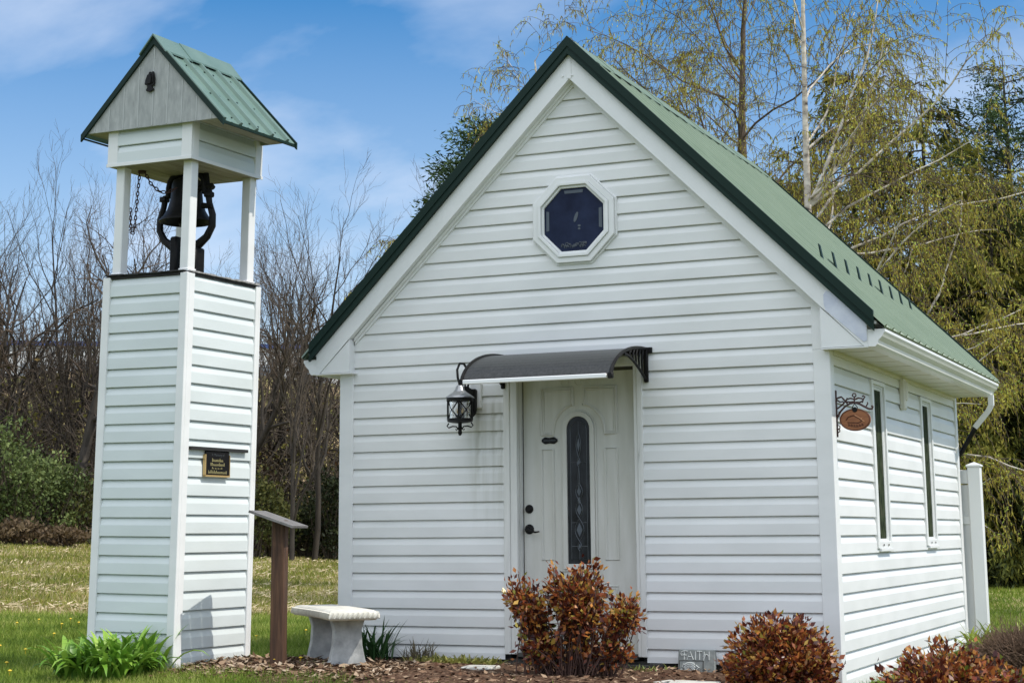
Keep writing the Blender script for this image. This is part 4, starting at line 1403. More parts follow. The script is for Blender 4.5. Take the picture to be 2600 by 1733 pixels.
rt_ = (R(90), 0, R(90))
text_obj('lettering', 'In Memory of', .026, M['came'], pq, (.0186, 0, .058), rt_)
mb = MB()
rr = random.Random(12)
for zc, w_, h_, nn in ((.024, .13, .024, 9), (-.006, .165, .022, 12), (-.032, .13, .013, 12), (-.058, .215, .022, 17)):   # engraved lines, illegible in the photograph
    for i in range(nn):
        y0 = -w_ / 2 + w_ * i / nn
        ww = w_ / nn * .62
        if nn == 12 and w_ < .14 and i % 3 == 2: continue
        hh = h_ * (.62 if i and rr.random() < .7 else 1)
        zz = zc - h_ / 2
        mb.box(.0182, .0189, y0, y0 + ww * .32, zz, zz + hh)
        mb.box(.0182, .0189, y0 + ww * .72, y0 + ww, zz, zz + hh * (.7 + .3 * rr.random()))
        if rr.random() < .6: mb.box(.0182, .01885, y0 + ww * .33, y0 + ww * .71, zz + hh * .82, zz + hh)
        else: mb.box(.0182, .01885, y0 + ww * .33, y0 + ww * .71, zz, zz + hh * .2)
mb.build('lettering', M['gold'], pq)

# ================================================================== LECTERN POST
lz = gzf(-3.42, -1.40)
lec = thing('lectern_post', 'brown timber post topped by a slanted grey board between tower and chapel', 'lectern', (-3.42, -1.40, lz - .03), R(14))
mb = MB()
mb.bbox(-.046, .046, -.045, .045, 0, 0.99, .006)
mb.build('post', M['post_wood'], lec)
mb = MB()
a_ = R(19)
def BP(u, v, w): return (u * math.cos(a_) + w * math.sin(a_), v, .985 - u * math.sin(a_) + w * math.cos(a_))
for i in range(3):
    va, vb = -.18 + i * .12, -.18 + (i + 1) * .12 - .004
    V_ = [BP(u, v, w) for w in (0, .015) for u, v in ((-.175, va), (.145, va), (.145, vb), (-.175, vb))]
    mb.add(V_, [(0, 3, 2, 1), (4, 5, 6, 7), (0, 1, 5, 4), (1, 2, 6, 5), (2, 3, 7, 6), (3, 0, 4, 7)])
mb.build('slanted_board', M['dark_board'], lec)

# ================================================================== BENCH
bz = gzf(-3.25, -0.95)
bn = thing('concrete_bench', 'pale concrete garden bench with a rope-carved seat edge beside the chapel', 'bench', (-3.22, -1.02, bz - .03), math.atan2(-.72, .70))
BL, BW, BH = 0.53, 0.165, 0.352
mb = MB()
# seat slab with rounded edge, slightly bowed
N_ = 20
def seat_ring(ins, z):
    pts = []
    for i in range(N_ + 1): pts.append((-BL + ins + (2 * BL - 2 * ins) * i / N_, -BW + ins + .02 * (1 - (2 * i / N_ - 1) ** 2)))
    for i in range(N_ + 1): pts.append((BL - ins - (2 * BL - 2 * ins) * i / N_, BW - ins + .02 * (1 - (2 * i / N_ - 1) ** 2)))
    return [(x, y, z) for x, y in pts]
rings = [seat_ring(.03, BH - .002), seat_ring(.012, BH), seat_ring(.0, BH + .012), seat_ring(-.004, BH + .028), seat_ring(.004, BH + .048), seat_ring(.022, BH + .062), seat_ring(.05, BH + .066)]
m_ = len(rings[0])
vs = [p for r_ in rings for p in r_]
fs = []
for i in range(len(rings) - 1):
    for j in range(m_):
        k = (j + 1) % m_
        fs.append((i * m_ + j, i * m_ + k, (i + 1) * m_ + k, (i + 1) * m_ + j))
fs.append(tuple(reversed(range(m_)))); fs.append(tuple(range((len(rings) - 1) * m_, len(rings) * m_)))
mb.add(vs, fs)
seat = mb.build('seat', M['bench_top'], bn, smooth=True)
mb = MB()
edge = seat_ring(-.004, BH + .03)
for j in range(m_):
    a = Vector(edge[j]); b = Vector(edge[(j + 1) % m_])
    L_ = (b - a).length
    n_ = max(1, round(L_ / .033))
    for q in range(n_):
        c = a.lerp(b, (q + .5) / n_)
        t = (b - a).normalized()
        mb.tube([c - t * .014 + Vector((0, 0, -.018)), c + Vector((0, 0, .0)) , c + t * .014 + Vector((0, 0, .02))], [.006, .011, .006], 6)
mb.build('rope_moulding', M['bench_top'], seat, smooth=True)
for sx in (-1, 1):
    mb = MB()
    pr = [(-.165, 0), (-.145, .03), (-.118, .09), (-.098, .18), (-.092, .28), (-.115, BH - .001), (.115, BH - .001), (.092, .28), (.098, .18), (.118, .09), (.145, .03), (.165, 0)]
    mb.prism(pr, sx * .30 - .035, sx * .30 + .035, lambda u, v, d: (d + .0 * v, u + .016, v))
    mb.build('leg', M['concrete'], bn, bevel=.006)

# ================================================================== FAITH STONE
fs_ = thing('faith_stone', 'grey cast stone tablet carved FAITH over a rose leaning on the chapel', 'stone tablet', (-.945, -.10, .065), 0)
fs_.rotation_euler = (R(-9), 0, R(3))
mb = MB()
SW, SH = .128, .185
mb.bbox(-SW, SW, -.02, .02, 0, SH, .005)
mb.build('slab', M['stone'], fs_)
mb = MB()
mb.ringprism([(-SW + .006, .006), (.05, .006), (.05, .112), (-SW + .006, .112)], [(-SW + .012, .01), (.044, .01), (.044, .108), (-SW + .012, .108)], -.0215, -.0203, yz)
mb.build('recess_line', M['sill_dark'], fs_)
mb = MB()
yf = -.021
def ST(pts, r=.0042): mb.tube([(x, yf, z) for x, z in pts], r, 6)
zb, zt = .117, .172
# F with a curl
ST([(-.085, zb), (-.085, zt)]); ST([(-.062, zt), (-.085, zt + .002), (-.104, zt - .004), (-.110, zt - .018), (-.102, zt - .030), (-.092, zt - .026), (-.096, zt - .016)]); ST([(-.085, .146), (-.070, .146)])
ST([(-.066, zb), (-.045, zt), (-.022, zb)]); ST([(-.058, .136), (-.030, .136)])
ST([(-.008, zb), (-.008, zt)])
ST([(.020, zb), (.020, zt)]); ST([(.004, zt), (.038, zt)])
ST([(.048, zb), (.052, .135), (.052, zt)]); ST([(.086, zb), (.086, zt)]); ST([(.052, .135), (.044, .142), (.05, .150), (.062, .146), (.056, .136), (.048, zb - .004)]); ST([(.062, .152), (.074, .152), (.084, .140)])
mb.build('lettering', M['stone_hi'], fs_, smooth=True)
mb = MB()
for r_, s0, s1, ww in ((.012, 0, 6.2, .005), (.024, .4, 3.4, .005), (.034, .1, 2.9, .006), (.045, .6, 2.6, .006), (.055, .9, 2.3, .006)):
    mb.tube([(-.046 + r_ * math.cos(s0 + (s1 - s0) * i / 14), yf, .038 + r_ * 1.05 * math.sin(s0 + (s1 - s0) * i / 14)) for i in range(15)], ww, 6)
for an in (.3, 1.0, 2.1, 2.8):
    mb.tube([(-.046 + .05 * math.cos(an), yf, .038 + .05 * math.sin(an)), (-.046 + .07 * math.cos(an + .15), yf, .038 + .062 * math.sin(an + .15)), (-.046 + .06 * math.cos(an + .5), yf, .038 + .06 * math.sin(an + .5))], .005, 6)
mb.build('rose_relief', M['stone_hi'], fs_, smooth=True)

# ================================================================== FENCE behind the chapel
fn = thing('vinyl_fence', 'white vinyl privacy fence section with capped post behind the chapel', 'fence', (0, 4.9, 0))
mb = MB()
mb.bbox(-3.0, .085, -.012, .012, 0.02, 1.44, .004)
for i in range(20):
    mb.box(-3.0 + i * .155, -3.0 + i * .155 + .004, -.0145, -.0125, .05, 1.16)
mb.build('panel', M['fence_vinyl'], fn)
mb = MB()
mb.bbox(-3.0, .085, -.028, .028, 1.45, 1.575, .005)
mb.bbox(-3.0, .085, -.028, .028, 1.08, 1.16, .005)
mb.bbox(-3.0, .085, -.028, .028, .02, .14, .005)
mb.build_split('rail', M['fence_vinyl'], fn, lambda c: round(c.z * 5))
mb = MB()
mb.bbox(.085, .20, -.05, .05, -.1, 1.60, .006)
pst = mb.build('post', M['fence_vinyl'], fn)
mb = MB()
mb.bbox(.074, .211, -.061, .061, 1.60, 1.622, .006)
mb.add([(.08, -.055, 1.622), (.205, -.055, 1.622), (.205, .055, 1.622), (.08, .055, 1.622), (.1425, 0, 1.648)], [(0, 1, 4), (1, 2, 4), (2, 3, 4), (3, 0, 4)])
mb.build('post_cap', M['fence_vinyl'], pst)

# ================================================================== GARDEN BED, PAVERS
def bed():
    us = np.linspace(-4.15, 1.7, 60)
    vs = np.linspace(0, 1, 14)
    P = []
    for u in us:
        edge = -1.95 - .22 * math.sin(u * 1.7) - .12 * math.sin(u * 4.1 + 1) if u > -3.2 else -1.55 - .3 * (u + 4.2) + .06 * math.sin(u * 6)
        top = -0.03 if u < .02 else -.25
        if u < -3.6: top = -.75
        for v in vs:
            y = edge + (top - edge) * v
            e_ = min(v, 1 - v, .12) / .12
            P.append((u, y, gzf(u, y) + .008 + .018 * e_ + .008 * math.sin(u * 23 + y * 17) * math.sin(u * 7 - y * 29)))
    P = np.array(P)
    n = len(vs)
    i = np.arange(len(us) - 1)[:, None] * n + np.arange(n - 1)[None]
    Fc = np.stack([i, i + n, i + n + 1, i + 1], -1).reshape(-1, 4)
    m = mat('bark_mulch', rough=0.95, spec=.1)
    noise_col(m, 30, [(0.3, (0.03, 0.016, 0.01)), (0.5, (0.085, 0.048, 0.03)), (0.62, (0.16, 0.10, 0.065)), (0.75, (0.26, 0.19, 0.13))], bump=0.8, bscale=40, bdist=.02)
    return tag(npmesh('mulch_bed', P, Fc, m, smooth=True), kind='structure')


bed()


def scatter_chips(name, n, xr, yr, stops, lmin, lmax, seed, lift=.03):
    g = np.random.default_rng(seed)
    x = g.uniform(*xr, n); y = g.uniform(*yr, n)
    z = gz(x, y) + lift * g.uniform(.5, 1.2, n)
    P = np.stack([x, y, z], 1)
    an = g.uniform(0, 2 * np.pi, n)
    D = nrm(np.stack([np.cos(an), np.sin(an), g.normal(0, .25, n)], 1))
    Wd = nrm(np.cross(D, nrm(np.stack([g.normal(0, .35, n), g.normal(0, .35, n), np.ones(n)], 1))))
    ln = g.uniform(lmin, lmax, n)
    V, Fc = leaf_arrays(P, D, Wd, ln, ln * g.uniform(.12, .3, n), fold=.2)
    m = tint_mat(name + '_mat', stops, rough=.9, spec=.1)
    return npmesh(name, V, Fc, m, g.random(n))


tag(scatter_chips('mulch_chips', 9000, (-4.0, 1.6), (-2.1, -.06), [(0, (0.03, 0.015, 0.01)), (.4, (0.10, 0.05, 0.03)), (.7, (0.22, 0.14, 0.09)), (1, (0.42, 0.31, 0.21))], .02, .06, 3), kind='stuff')
tag(scatter_chips('dry_leaf_litter', 2600, (-4.0, -2.5), (-1.9, -.8), [(0, (0.09, 0.05, 0.03)), (.5, (0.24, 0.16, 0.10)), (1, (0.44, 0.35, 0.26))], .03, .08, 5, .035), kind='stuff')

for (x, y, sx, sy, rz, lab) in ((-2.25, -.74, .11, .10, .1, 'square pale paver left of the tall red bush'), (-.72, -1.02, .20, .10, -.06, 'long pale paver in front of the stone tablet')):
    t = thing('paver', lab, 'paver', (x, y, gzf(x, y) + .012), rz, 'pale pavers in the mulch bed')
    mb = MB(); mb.bbox(-sx, sx, -sy, sy, -.02, .03, .008)
    mb.build('slab', M['paver'], t)

# ================================================================== PLANTS


def frames(g, D):
    ref = nrm(g.normal(0, 1, D.shape))
    return nrm(np.cross(D, ref))


NAND = tint_mat('nandina_leaf', [(0.0, (0.05, 0.010, 0.008)), (0.25, (0.14, 0.03, 0.016)), (0.45, (0.33, 0.09, 0.028)), (0.62, (0.54, 0.22, 0.055)), (0.78, (0.52, 0.35, 0.07)), (0.9, (0.16, 0.22, 0.035)), (1.0, (0.68, 0.36, 0.20))], rough=.35, spec=.5, trans=.3)
NSTEM = mat('nandina_stem', (0.075, 0.035, 0.025), 0.8)


def red_bush(name, label, loc, lobes, nleaf, seed, nstem, low=0.25):
    """lobes: (dx,dy,dz,rx,rz) ellipsoids of foliage; stems fan from the ground into them"""
    g = np.random.default_rng(seed)
    t = thing(name, label, 'bush', loc, 0, 'red-leaved bushes along the chapel')
    P0, P1, r0, r1 = [], [], [], []
    LP, LD, LT = [], [], []
    wsum = sum(l[3] ** 2 for l in lobes)
    for (cx, cy, cz, rx, rz_) in lobes:
        ns = int(nstem * rx * rx / wsum)
        for i in range(ns):
            u = nrm(g.normal(0, 1, (1, 3)))[0]
            rad = g.random() ** .45
            tip = np.array([cx + u[0] * rx * rad, cy + u[1] * rx * rad, cz + u[2] * rz_ * rad])
            tip[2] = max(tip[2], .06)
            b = np.array([cx * .55 + g.normal(0, .07), cy * .55 + g.normal(0, .06), 0])
            mid = b * .45 + tip * .55 + np.array([g.normal(0, .03), g.normal(0, .03), .04])
            q = [b, (b + mid) / 2 + g.normal(0, .012, 3), mid, (mid + tip) / 2 + g.normal(0, .012, 3), tip]
            for a, c in zip(q[:-1], q[1:]):
                P0.append(a); P1.append(c); r0.append(.0045); r1.append(.0035)
            nl = int(nleaf / nstem)
            for j in range(nl):
                f = g.beta(2.6, 1.0)
                k = min(3, int(f * 4)); fr = f * 4 - k
                p = q[k] * (1 - fr) + q[k + 1] * fr + g.normal(0, .024, 3)
                if p[2] < low * g.random(): continue
                LP.append(p)
                out = (p - np.array([cx, cy, cz - rz_ * .4])); out /= np.linalg.norm(out) + 1e-6
                LD.append(out * .7 + g.normal(0, .6, 3) + np.array([0, 0, .25]))
                rim = np.clip(np.linalg.norm((p - np.array([cx, cy, cz])) / np.array([rx, rx, rz_])), 0, 1)
                LT.append(np.clip(g.normal(.40, .30), 0, 1) if g.random() > .06 else g.random())
    LP = np.array(LP); LD = nrm(np.array(LD))
    ln = g.uniform(.026, .056, len(LP))
    V, Fc = leaf_arrays(LP, LD, frames(g, LD), ln, ln * g.uniform(.2, .33, len(LP)), fold=.35)
    npmesh('foliage', V, Fc, NAND, np.array(LT), t)
    V, Fc = seg_tubes(P0, P1, r0, r1, 4)
    npmesh('stem', V, Fc, NSTEM, parent=t)
    return t


red_bush('red_bush', 'tall leggy red-leaved bush with three tufts in front of the chapel door', (-1.52, -.90, gzf(-1.52, -.9)),
         [(-.36, 0, .54, .13, .13), (-.27, 0, .42, .12, .12), (.03, .0, .60, .21, .15), (.06, .0, .46, .16, .12), (.38, .02, .43, .14, .11), (-.2, -.05, .2, .16, .09), (.28, 0, .2, .12, .08)], 8200, 21, 190, .36)
red_bush('red_bush', 'round compact red-leaved bush at the front corner of the chapel', (-.20, -.72, gzf(-.2, -.72)),
         [(0, 0, .27, .37, .25), (.12, 0, .22, .31, .2), (-.18, 0, .24, .22, .2), (.02, .02, .4, .24, .11)], 10500, 33, 200, .02)
red_bush('red_bush', 'low wide red-leaved bush beside the sunlit chapel wall, cut by the photo edge', (.88, -1.02, gzf(.88, -1.02) - .02),
         [(0, 0, .20, .38, .22), (.2, .05, .18, .28, .18), (-.25, .05, .14, .2, .16)], 9000, 45, 180, .02)


def strap_plant(name, label, cat, loc, n, length, width, stops, seed, droop=1.0, spread=.12, up_=1.0, group=None):
    """clump of arching strap leaves"""
    g = np.random.default_rng(seed)
    t = thing(name, label, cat, loc, 0, group)
    Vs, Fs, T_ = [], [], []
    b = 0
    for i in range(n):
        an = g.uniform(0, 2 * np.pi); lean = g.uniform(.3, 1.0)
        d = np.array([np.cos(an), np.sin(an), 0]); L_ = length * g.uniform(.55, 1.1); w = width * g.uniform(.7, 1.2)
        p0 = np.array([np.clip(g.normal(0, spread), -1.5 * spread, 1.5 * spread), np.clip(g.normal(0, spread), -1.5 * spread, 1.5 * spread), 0])
        side = np.array([-np.sin(an), np.cos(an), 0])
        m_ = 7
        el = np.pi / 2 - lean * .75 * (1.2 - .2 * up_)
        p = p0.copy()
        tn = np.clip(g.normal(.5, .22), 0, 1)
        for j in range(m_):
            s = j / (m_ - 1)
            ww = w * (0.55 + 1.2 * s - 1.75 * s ** 3) if s < 1 else 0.0
            ww = max(ww, .0006)
            tw_ = side * ww
            nrmv = np.array([0, 0, 1.0]) * ww * .35
            Vs += [p - tw_ + nrmv, p, p + tw_ + nrmv]
            el_j = el - droop * 1.9 * s ** 1.7 * lean
            p = p + (d * np.cos(el_j) + np.array([0, 0, np.sin(el_j)])) * L_ / (m_ - 1)
        for j in range(m_ - 1):
            o = b + j * 3
            Fs += [(o, o + 1, o + 4, o + 3), (o + 1, o + 2, o + 5, o + 4)]; T_ += [tn, tn]
        b += m_ * 3
    me = npmesh('foliage', np.array(Vs), np.array(Fs), tint_mat(name + '_leaf', stops, rough=.4, spec=.4, trans=.25), T_, t, smooth=True)
    return t


strap_plant('lily_clump', 'lush bright green clump of strap leaves at the foot of the bell tower', 'lily plant', (-4.32, -1.97, gzf(-4.32, -1.97)), 620, .35, .021,
            [(0, (0.045, 0.12, 0.014)), (.5, (0.16, 0.32, 0.035)), (1, (0.34, 0.50, 0.08))], 51, droop=1.35, spread=.16)
strap_plant('iris_clump', 'dark green spiky clump beside the concrete bench', 'iris plant', (-3.34, -.22, gzf(-3.34, -.2)), 70, .33, .010,
            [(0, (0.015, 0.045, 0.012)), (.5, (0.03, 0.085, 0.025)), (1, (0.06, 0.13, 0.04))], 52, droop=.5, spread=.06)
strap_plant('dry_tuft', 'small dry brownish tuft against the chapel front siding', 'tuft', (-2.99, -.2, gzf(-2.99, -.2)), 70, .2, .005,
            [(0, (0.05, 0.05, 0.025)), (.5, (0.12, 0.10, 0.06)), (1, (0.22, 0.18, 0.11))], 53, droop=.4, spread=.06)
strap_plant('sedum_patch', 'low yellow-green patch of stubby leaves below the chapel siding', 'ground plant', (-2.68, -.25, gzf(-2.68, -.25)), 420, .09, .009,
            [(0, (0.12, 0.16, 0.03)), (.5, (0.30, 0.30, 0.07)), (1, (0.46, 0.40, 0.14))], 54, droop=.8, spread=.16).scale = (1.3, .5, 1)
strap_plant('weed', 'tiny green weed beside the dark door step', 'weed', (-1.24, -.3, gzf(-1.24, -.3)), 60, .08, .006,
            [(0, (0.06, 0.10, 0.02)), (1, (0.30, 0.33, 0.08))], 55, spread=.09)
strap_plant('daylily_patch', 'yellow-green leafy clump behind the fence post', 'lily plant', (.55, 3.9, gzf(.55, 3.9)), 420, .32, .014,
            [(0, (0.10, 0.17, 0.02)), (.5, (0.24, 0.31, 0.04)), (1, (0.42, 0.46, 0.09))], 56, droop=1.1, spread=.22)

# dry brown hedge ball on the right
def twig_ball(name, label, loc, rx, rz_, n, seed, mtl):
    g = np.random.default_rng(seed)
    t = thing(name, label, 'shrub', loc)
    u = nrm(g.normal(0, 1, (n, 3))); u[:, 2] = np.abs(u[:, 2])
    tip = u * np.array([rx, rx, rz_]) * g.uniform(.75, 1.05, (n, 1))
    base = tip * g.uniform(.1, .5, (n, 1)); base[:, 2] *= .6
    mid = (tip + base) / 2 + g.normal(0, .03, (n, 3))
    P0 = np.concatenate([base, mid, mid, tip * .8 + base * .2]); P1 = np.concatenate([mid, tip, tip + g.normal(0, .06, (n, 3)), tip + g.normal(0, .05, (n, 3))])
    V, Fc = seg_tubes(P0, P1, np.full(4 * n, .003), np.full(4 * n, .0016), 3)
    npmesh('twigs', V, Fc, mtl, parent=t)
    return t


twig_ball('dry_shrub', 'leafless brown dense shrub near the right edge, behind the low red bush', (.92, 1.9, gzf(.92, 1.9)), .42, .33, 2600, 61, mat('dry_twig', (0.15, 0.095, 0.06), .9))

# ------------------------------------------------------------------ lawn blades


def blades(name, n, seed, urange, drange, hmin, hmax, stops, keep=None, wid=.0035):
    """grass blades scattered over the ground in a sector seen from the path"""
    g = np.random.default_rng(seed)
    ang = YAW - np.arctan((g.uniform(*urange, n) - 1300) / F)
    d = drange[0] * (drange[1] / drange[0]) ** g.random(n)
    x = CAM.x - np.sin(ang) * d; y = CAM.y + np.cos(ang) * d
    ok = ~((x > HX0 - .05) & (x < .05) & (y > -.06) & (y < HD + .05)) & ~((x > -4.85) & (x < -3.95) & (y > -1.72) & (y < -.8))
    if keep is not None: ok &= keep(x, y, g)
    x, y, d = x[ok], y[ok], d[ok]
    m_ = len(x)
    P = np.stack([x, y, gz(x, y) - .005], 1)
    D = nrm(np.stack([g.normal(0, .45, m_), g.normal(0, .45, m_), np.ones(m_)], 1))
    an = g.uniform(0, np.pi, m_)
    Wd = np.stack([np.cos(an), np.sin(an), np.zeros(m_)], 1)
    h = g.uniform(hmin, hmax, m_)
    w = wid * np.maximum(1, d / 14)
    tip = P + D * h[:, None] + np.stack([g.normal(0, .3, m_), g.normal(0, .3, m_), np.zeros(m_)], 1) * h[:, None]
    V = np.stack([P - Wd * w[:, None], P + Wd * w[:, None], tip], 1).reshape(-1, 3)
    Fc = np.arange(m_ * 3).reshape(-1, 3)
    patch = .5 + .22 * np.sin(x * 2.1 + y) + .2 * np.sin(y * 1.7 - x * 3.1)
    return npmesh(name, V, Fc, tint_mat(name + '_mat', stops, rough=.6, spec=.25, trans=.3), np.clip(g.normal(.5, .2, m_) + (patch - .5) * .6, 0, 1))


def lawn_keep(x, y, g):
    q = -.57 * x + .82 * y
    bedm = (x > -3.9) & (x < 1.7) & (y > -1.75) & (y < 0)
    return (q < 9.9 + g.normal(0, .4, len(x))) & ~(bedm & (g.random(len(x)) > .03))


GR = [(0, (0.055, 0.10, 0.012)), (.35, (0.14, 0.22, 0.025)), (.7, (0.26, 0.33, 0.05)), (1, (0.46, 0.46, 0.15))]
tag(blades('lawn_grass', 120000, 71, (-120, 900), (9.3, 24), .035, .085, GR, lawn_keep), kind='stuff')
GR2 = [(0, (0.08, 0.14, 0.014)), (.4, (0.15, 0.23, 0.024)), (.75, (0.22, 0.29, 0.035)), (1, (0.34, 0.36, 0.08))]
tag(blades('sunny_grass', 90000, 72, (1900, 3300), (11, 40), .04, .09, GR2), kind='stuff')
tag(blades('near_grass', 70000, 77, (-1500, 3600), (5.2, 11.5), .03, .07, GR, lawn_keep), kind='stuff')
ST_ = [(0, (0.09, 0.12, 0.02)), (.25, (0.18, 0.19, 0.045)), (.45, (0.33, 0.28, 0.10)), (.7, (0.58, 0.47, 0.26)), (1, (0.75, 0.63, 0.42))]


def stub_keep(x, y, g):
    q = -.57 * x + .82 * y
    row = np.sin(q * 2.1 + .4 * np.sin(x * .4)) + .5 * np.sin(q * .9)
    return (q > 9.7) & (q < 46) & (row + g.normal(0, .6, len(x)) > -.3)


tag(blades('field_stubble', 90000, 73, (-150, 1000), (19, 62), .04, .13, ST_, stub_keep, wid=.006), kind='stuff')
tag(blades('field_weeds', 60000, 74, (-150, 1000), (19, 62), .05, .14, [(0, (0.09, 0.13, 0.018)), (.6, (0.24, 0.26, 0.04)), (1, (0.42, 0.38, 0.11))], lambda x, y, g: (-.57 * x + .82 * y > 10.2), wid=.006), kind='stuff')
# straw lying in rows
g = np.random.default_rng(75)
n = 26000
ang = YAW - np.arctan((g.uniform(-150, 1000, n) - 1300) / F); d = 20 * (60 / 20) ** g.random(n)
x = CAM.x - np.sin(ang) * d; y = CAM.y + np.cos(ang) * d
q = -.57 * x + .82 * y
row = np.sin(q * 1.35 + .5 * np.sin(x * .3)) + .35 * np.sin(x * 1.7)
pt = np.sin(x * .55 + 1.3 * np.sin(q * .7)) * np.sin(x * .23 - q * .31)
ok = (q > 9.9) & (row * .6 + pt * .9 + g.normal(0, .55, n) > .55) & (q < 42)
x, y, d = x[ok], y[ok], d[ok]; n = len(x)
P = np.stack([x, y, gz(x, y) + g.uniform(.02, .07, n)], 1)
an = g.normal(.55, 1.1, n)
D = nrm(np.stack([np.cos(an), np.sin(an), g.normal(0, .3, n)], 1))
Wd = nrm(np.cross(D, nrm(np.stack([g.normal(0, .5, n), g.normal(-.4, .5, n), np.ones(n)], 1))))
ln = g.uniform(.05, .17, n)
V, Fc = leaf_arrays(P, D, Wd, ln, .010 * np.maximum(1, d / 28))
tag(npmesh('field_straw', V, Fc, tint_mat('straw', [(0, (0.30, 0.23, 0.13)), (1, (0.68, 0.57, 0.38))], rough=.8, spec=.1), g.random(n)), kind='stuff')
# dandelions
g = np.random.default_rng(76)
n = 0
for i in range(24):
    u = g.uniform(-60, 260) if i < 17 else g.uniform(640, 880)
    d = 11 * (19 / 11) ** g.random()
    a = YAW - math.atan((u - 1300) / F)
    x, y = CAM.x - math.sin(a) * d, CAM.y + math.cos(a) * d
    if -4.9 < x < -3.9 and y > -2.3 and y < -.7: continue
    mb = MB(); z = gzf(x, y)
    mb.tube([(0, 0, 0), (.005, 0, .06)], .002, 4)
    mb.lathe([(0, .066), (.009, .064), (.014, .058), (.009, .053)], (.005, 0, 0), 8)
    if n == 0:
        DN = mat('dandelion_yellow', (0.75, 0.52, 0.03), .6)
        d0 = mb.build('dandelion', DN)
    else:
        d0 = d0.copy(); COL.objects.link(d0)
    n += 1
    d0.location = (x, y, z)
    tag(d0, 'tiny yellow dandelion flower in the green lawn', 'dandelion', 'dandelions in the lawn')

# ================================================================== TREES


def rot_about(v, k, an):
    return v * math.cos(an) + np.cross(k, v) * math.sin(an) + k * np.dot(k, v) * (1 - math.cos(an))


class Grow:
    """recursive branching skeleton made of short segments"""
    def __init__(s, seed):
        s.g = np.random.default_rng(seed); s.seg = {}   # level -> list of (p0,p1,r0,r1)
        s.tips = []

    def branch(s, p, d, L_, r, lev, cfg):
        g = s.g
        c = cfg[lev]
        n = c['n']
        pts = [p]; dirs = [d]
        for i in range(n):
            d = d + g.normal(0, c['jit'], 3) + np.array([0, 0, c['up']]) * (1.0 if not callable(c['up']) else 1)
            d = d / np.linalg.norm(d)
            p = p + d * L_ / n
            pts.append(p); dirs.append(d)
        for i in range(n):
            ra = r * (1 - i / n * c['tap']); rb = r * (1 - (i + 1) / n * c['tap'])
            s.seg.setdefault(lev, []).append((pts[i], pts[i + 1], ra, rb))
        if lev + 1 < len(cfg):
            k = c['kids']
            for j in range(k):
                f = c['from'] + (1 - c['from']) * (j + g.random()) / k
                q = f * n; i = min(n - 1, int(q)); fr = q - i
                pos = pts[i] * (1 - fr) + pts[i + 1] * fr
                base = dirs[i + 1]
                ax_ = np.cross(base, g.normal(0, 1, 3)); ax_ /= np.linalg.norm(ax_)
                nd_ = rot_about(base, ax_, c['ang'] * g.uniform(.7, 1.25))
                s.branch(pos, nd_, L_ * c['len'] * g.uniform(.65, 1.15) * (1.15 - .55 * f), max(r * (1 - f * c['tap']) * c['rr'], .004), lev + 1, cfg)
        else:
            s.tips.append((pts[-1], dirs[-1]))

    def mesh(s, levels, n, name, m):
        S_ = [x for l in levels for x in s.seg.get(l, [])]
        P0 = np.array([x[0] for x in S_]); P1 = np.array([x[1] for x in S_])
        V, Fc = seg_tubes(P0, P1, np.array([x[2] for x in S_]), np.array([x[3] for x in S_]), n)
        return npmesh(name, V, Fc, m, parent='mesh')


def cfg_bare(ang=.62, up=.10, jit=.12, kids=(12, 6, 5), ln=.55, frm=.22):
    return [dict(n=9, jit=jit * .55, up=.03, tap=.8, kids=kids[0], **{'from': frm}, ang=ang, len=ln, rr=.6),
            dict(n=6, jit=jit * 1.3, up=up, tap=.75, kids=kids[1], **{'from': .2}, ang=ang, len=.52, rr=.6),
            dict(n=4, jit=jit * 1.5, up=up, tap=.6, kids=kids[2], **{'from': .15}, ang=ang * .9, len=.55, rr=.65),
            dict(n=3, jit=jit * 1.7, up=up * .8, tap=.5, kids=0, **{'from': .2}, ang=.6, len=.5, rr=.6)]


BARE = []
for i in range(7):
    G_ = Grow(100 + i)
    th_ = [.62, .55, .75, .5, .68, .45, .8][i]
    G_.branch(np.zeros(3), np.array([.02, 0, 1.0]), 8.2, [.12, .10, .15, .09, .11, .08, .20][i], 0, cfg_bare(th_, [.11, .14, .07, .14, .1, .16, .06][i], [.16, .13, .22, .13, .2, .13, .26][i], [(13, 7, 5), (14, 6, 5), (13, 7, 6), (15, 6, 5), (13, 7, 5), (15, 6, 5), (11, 7, 6)][i], frm=[.2, .15, .3, .15, .25, .1, .22][i]))
    BARE.append((G_.mesh([0, 1], 5, 'trunk', M['bark_dark']), G_.mesh([2, 3], 3, 'crown', M['twig'] if i % 2 else M['twig_red'])))


def at_u(u, d):
    a = YAW - math.atan((u - 1300) / F)
    return CAM.x - math.sin(a) * d, CAM.y + math.cos(a) * d


def bare_tree(u, d, var, sc, rz, label, group=None, zs=1.0):
    x, y = at_u(u, d)
    t = thing('bare_tree', label, 'tree', (x, y, gzf(x, y) - .1), rz, group)
    t.scale = (sc, sc, sc * zs)
    link('trunk', BARE[var][0], t); link('crown', BARE[var][1], t)
    return t


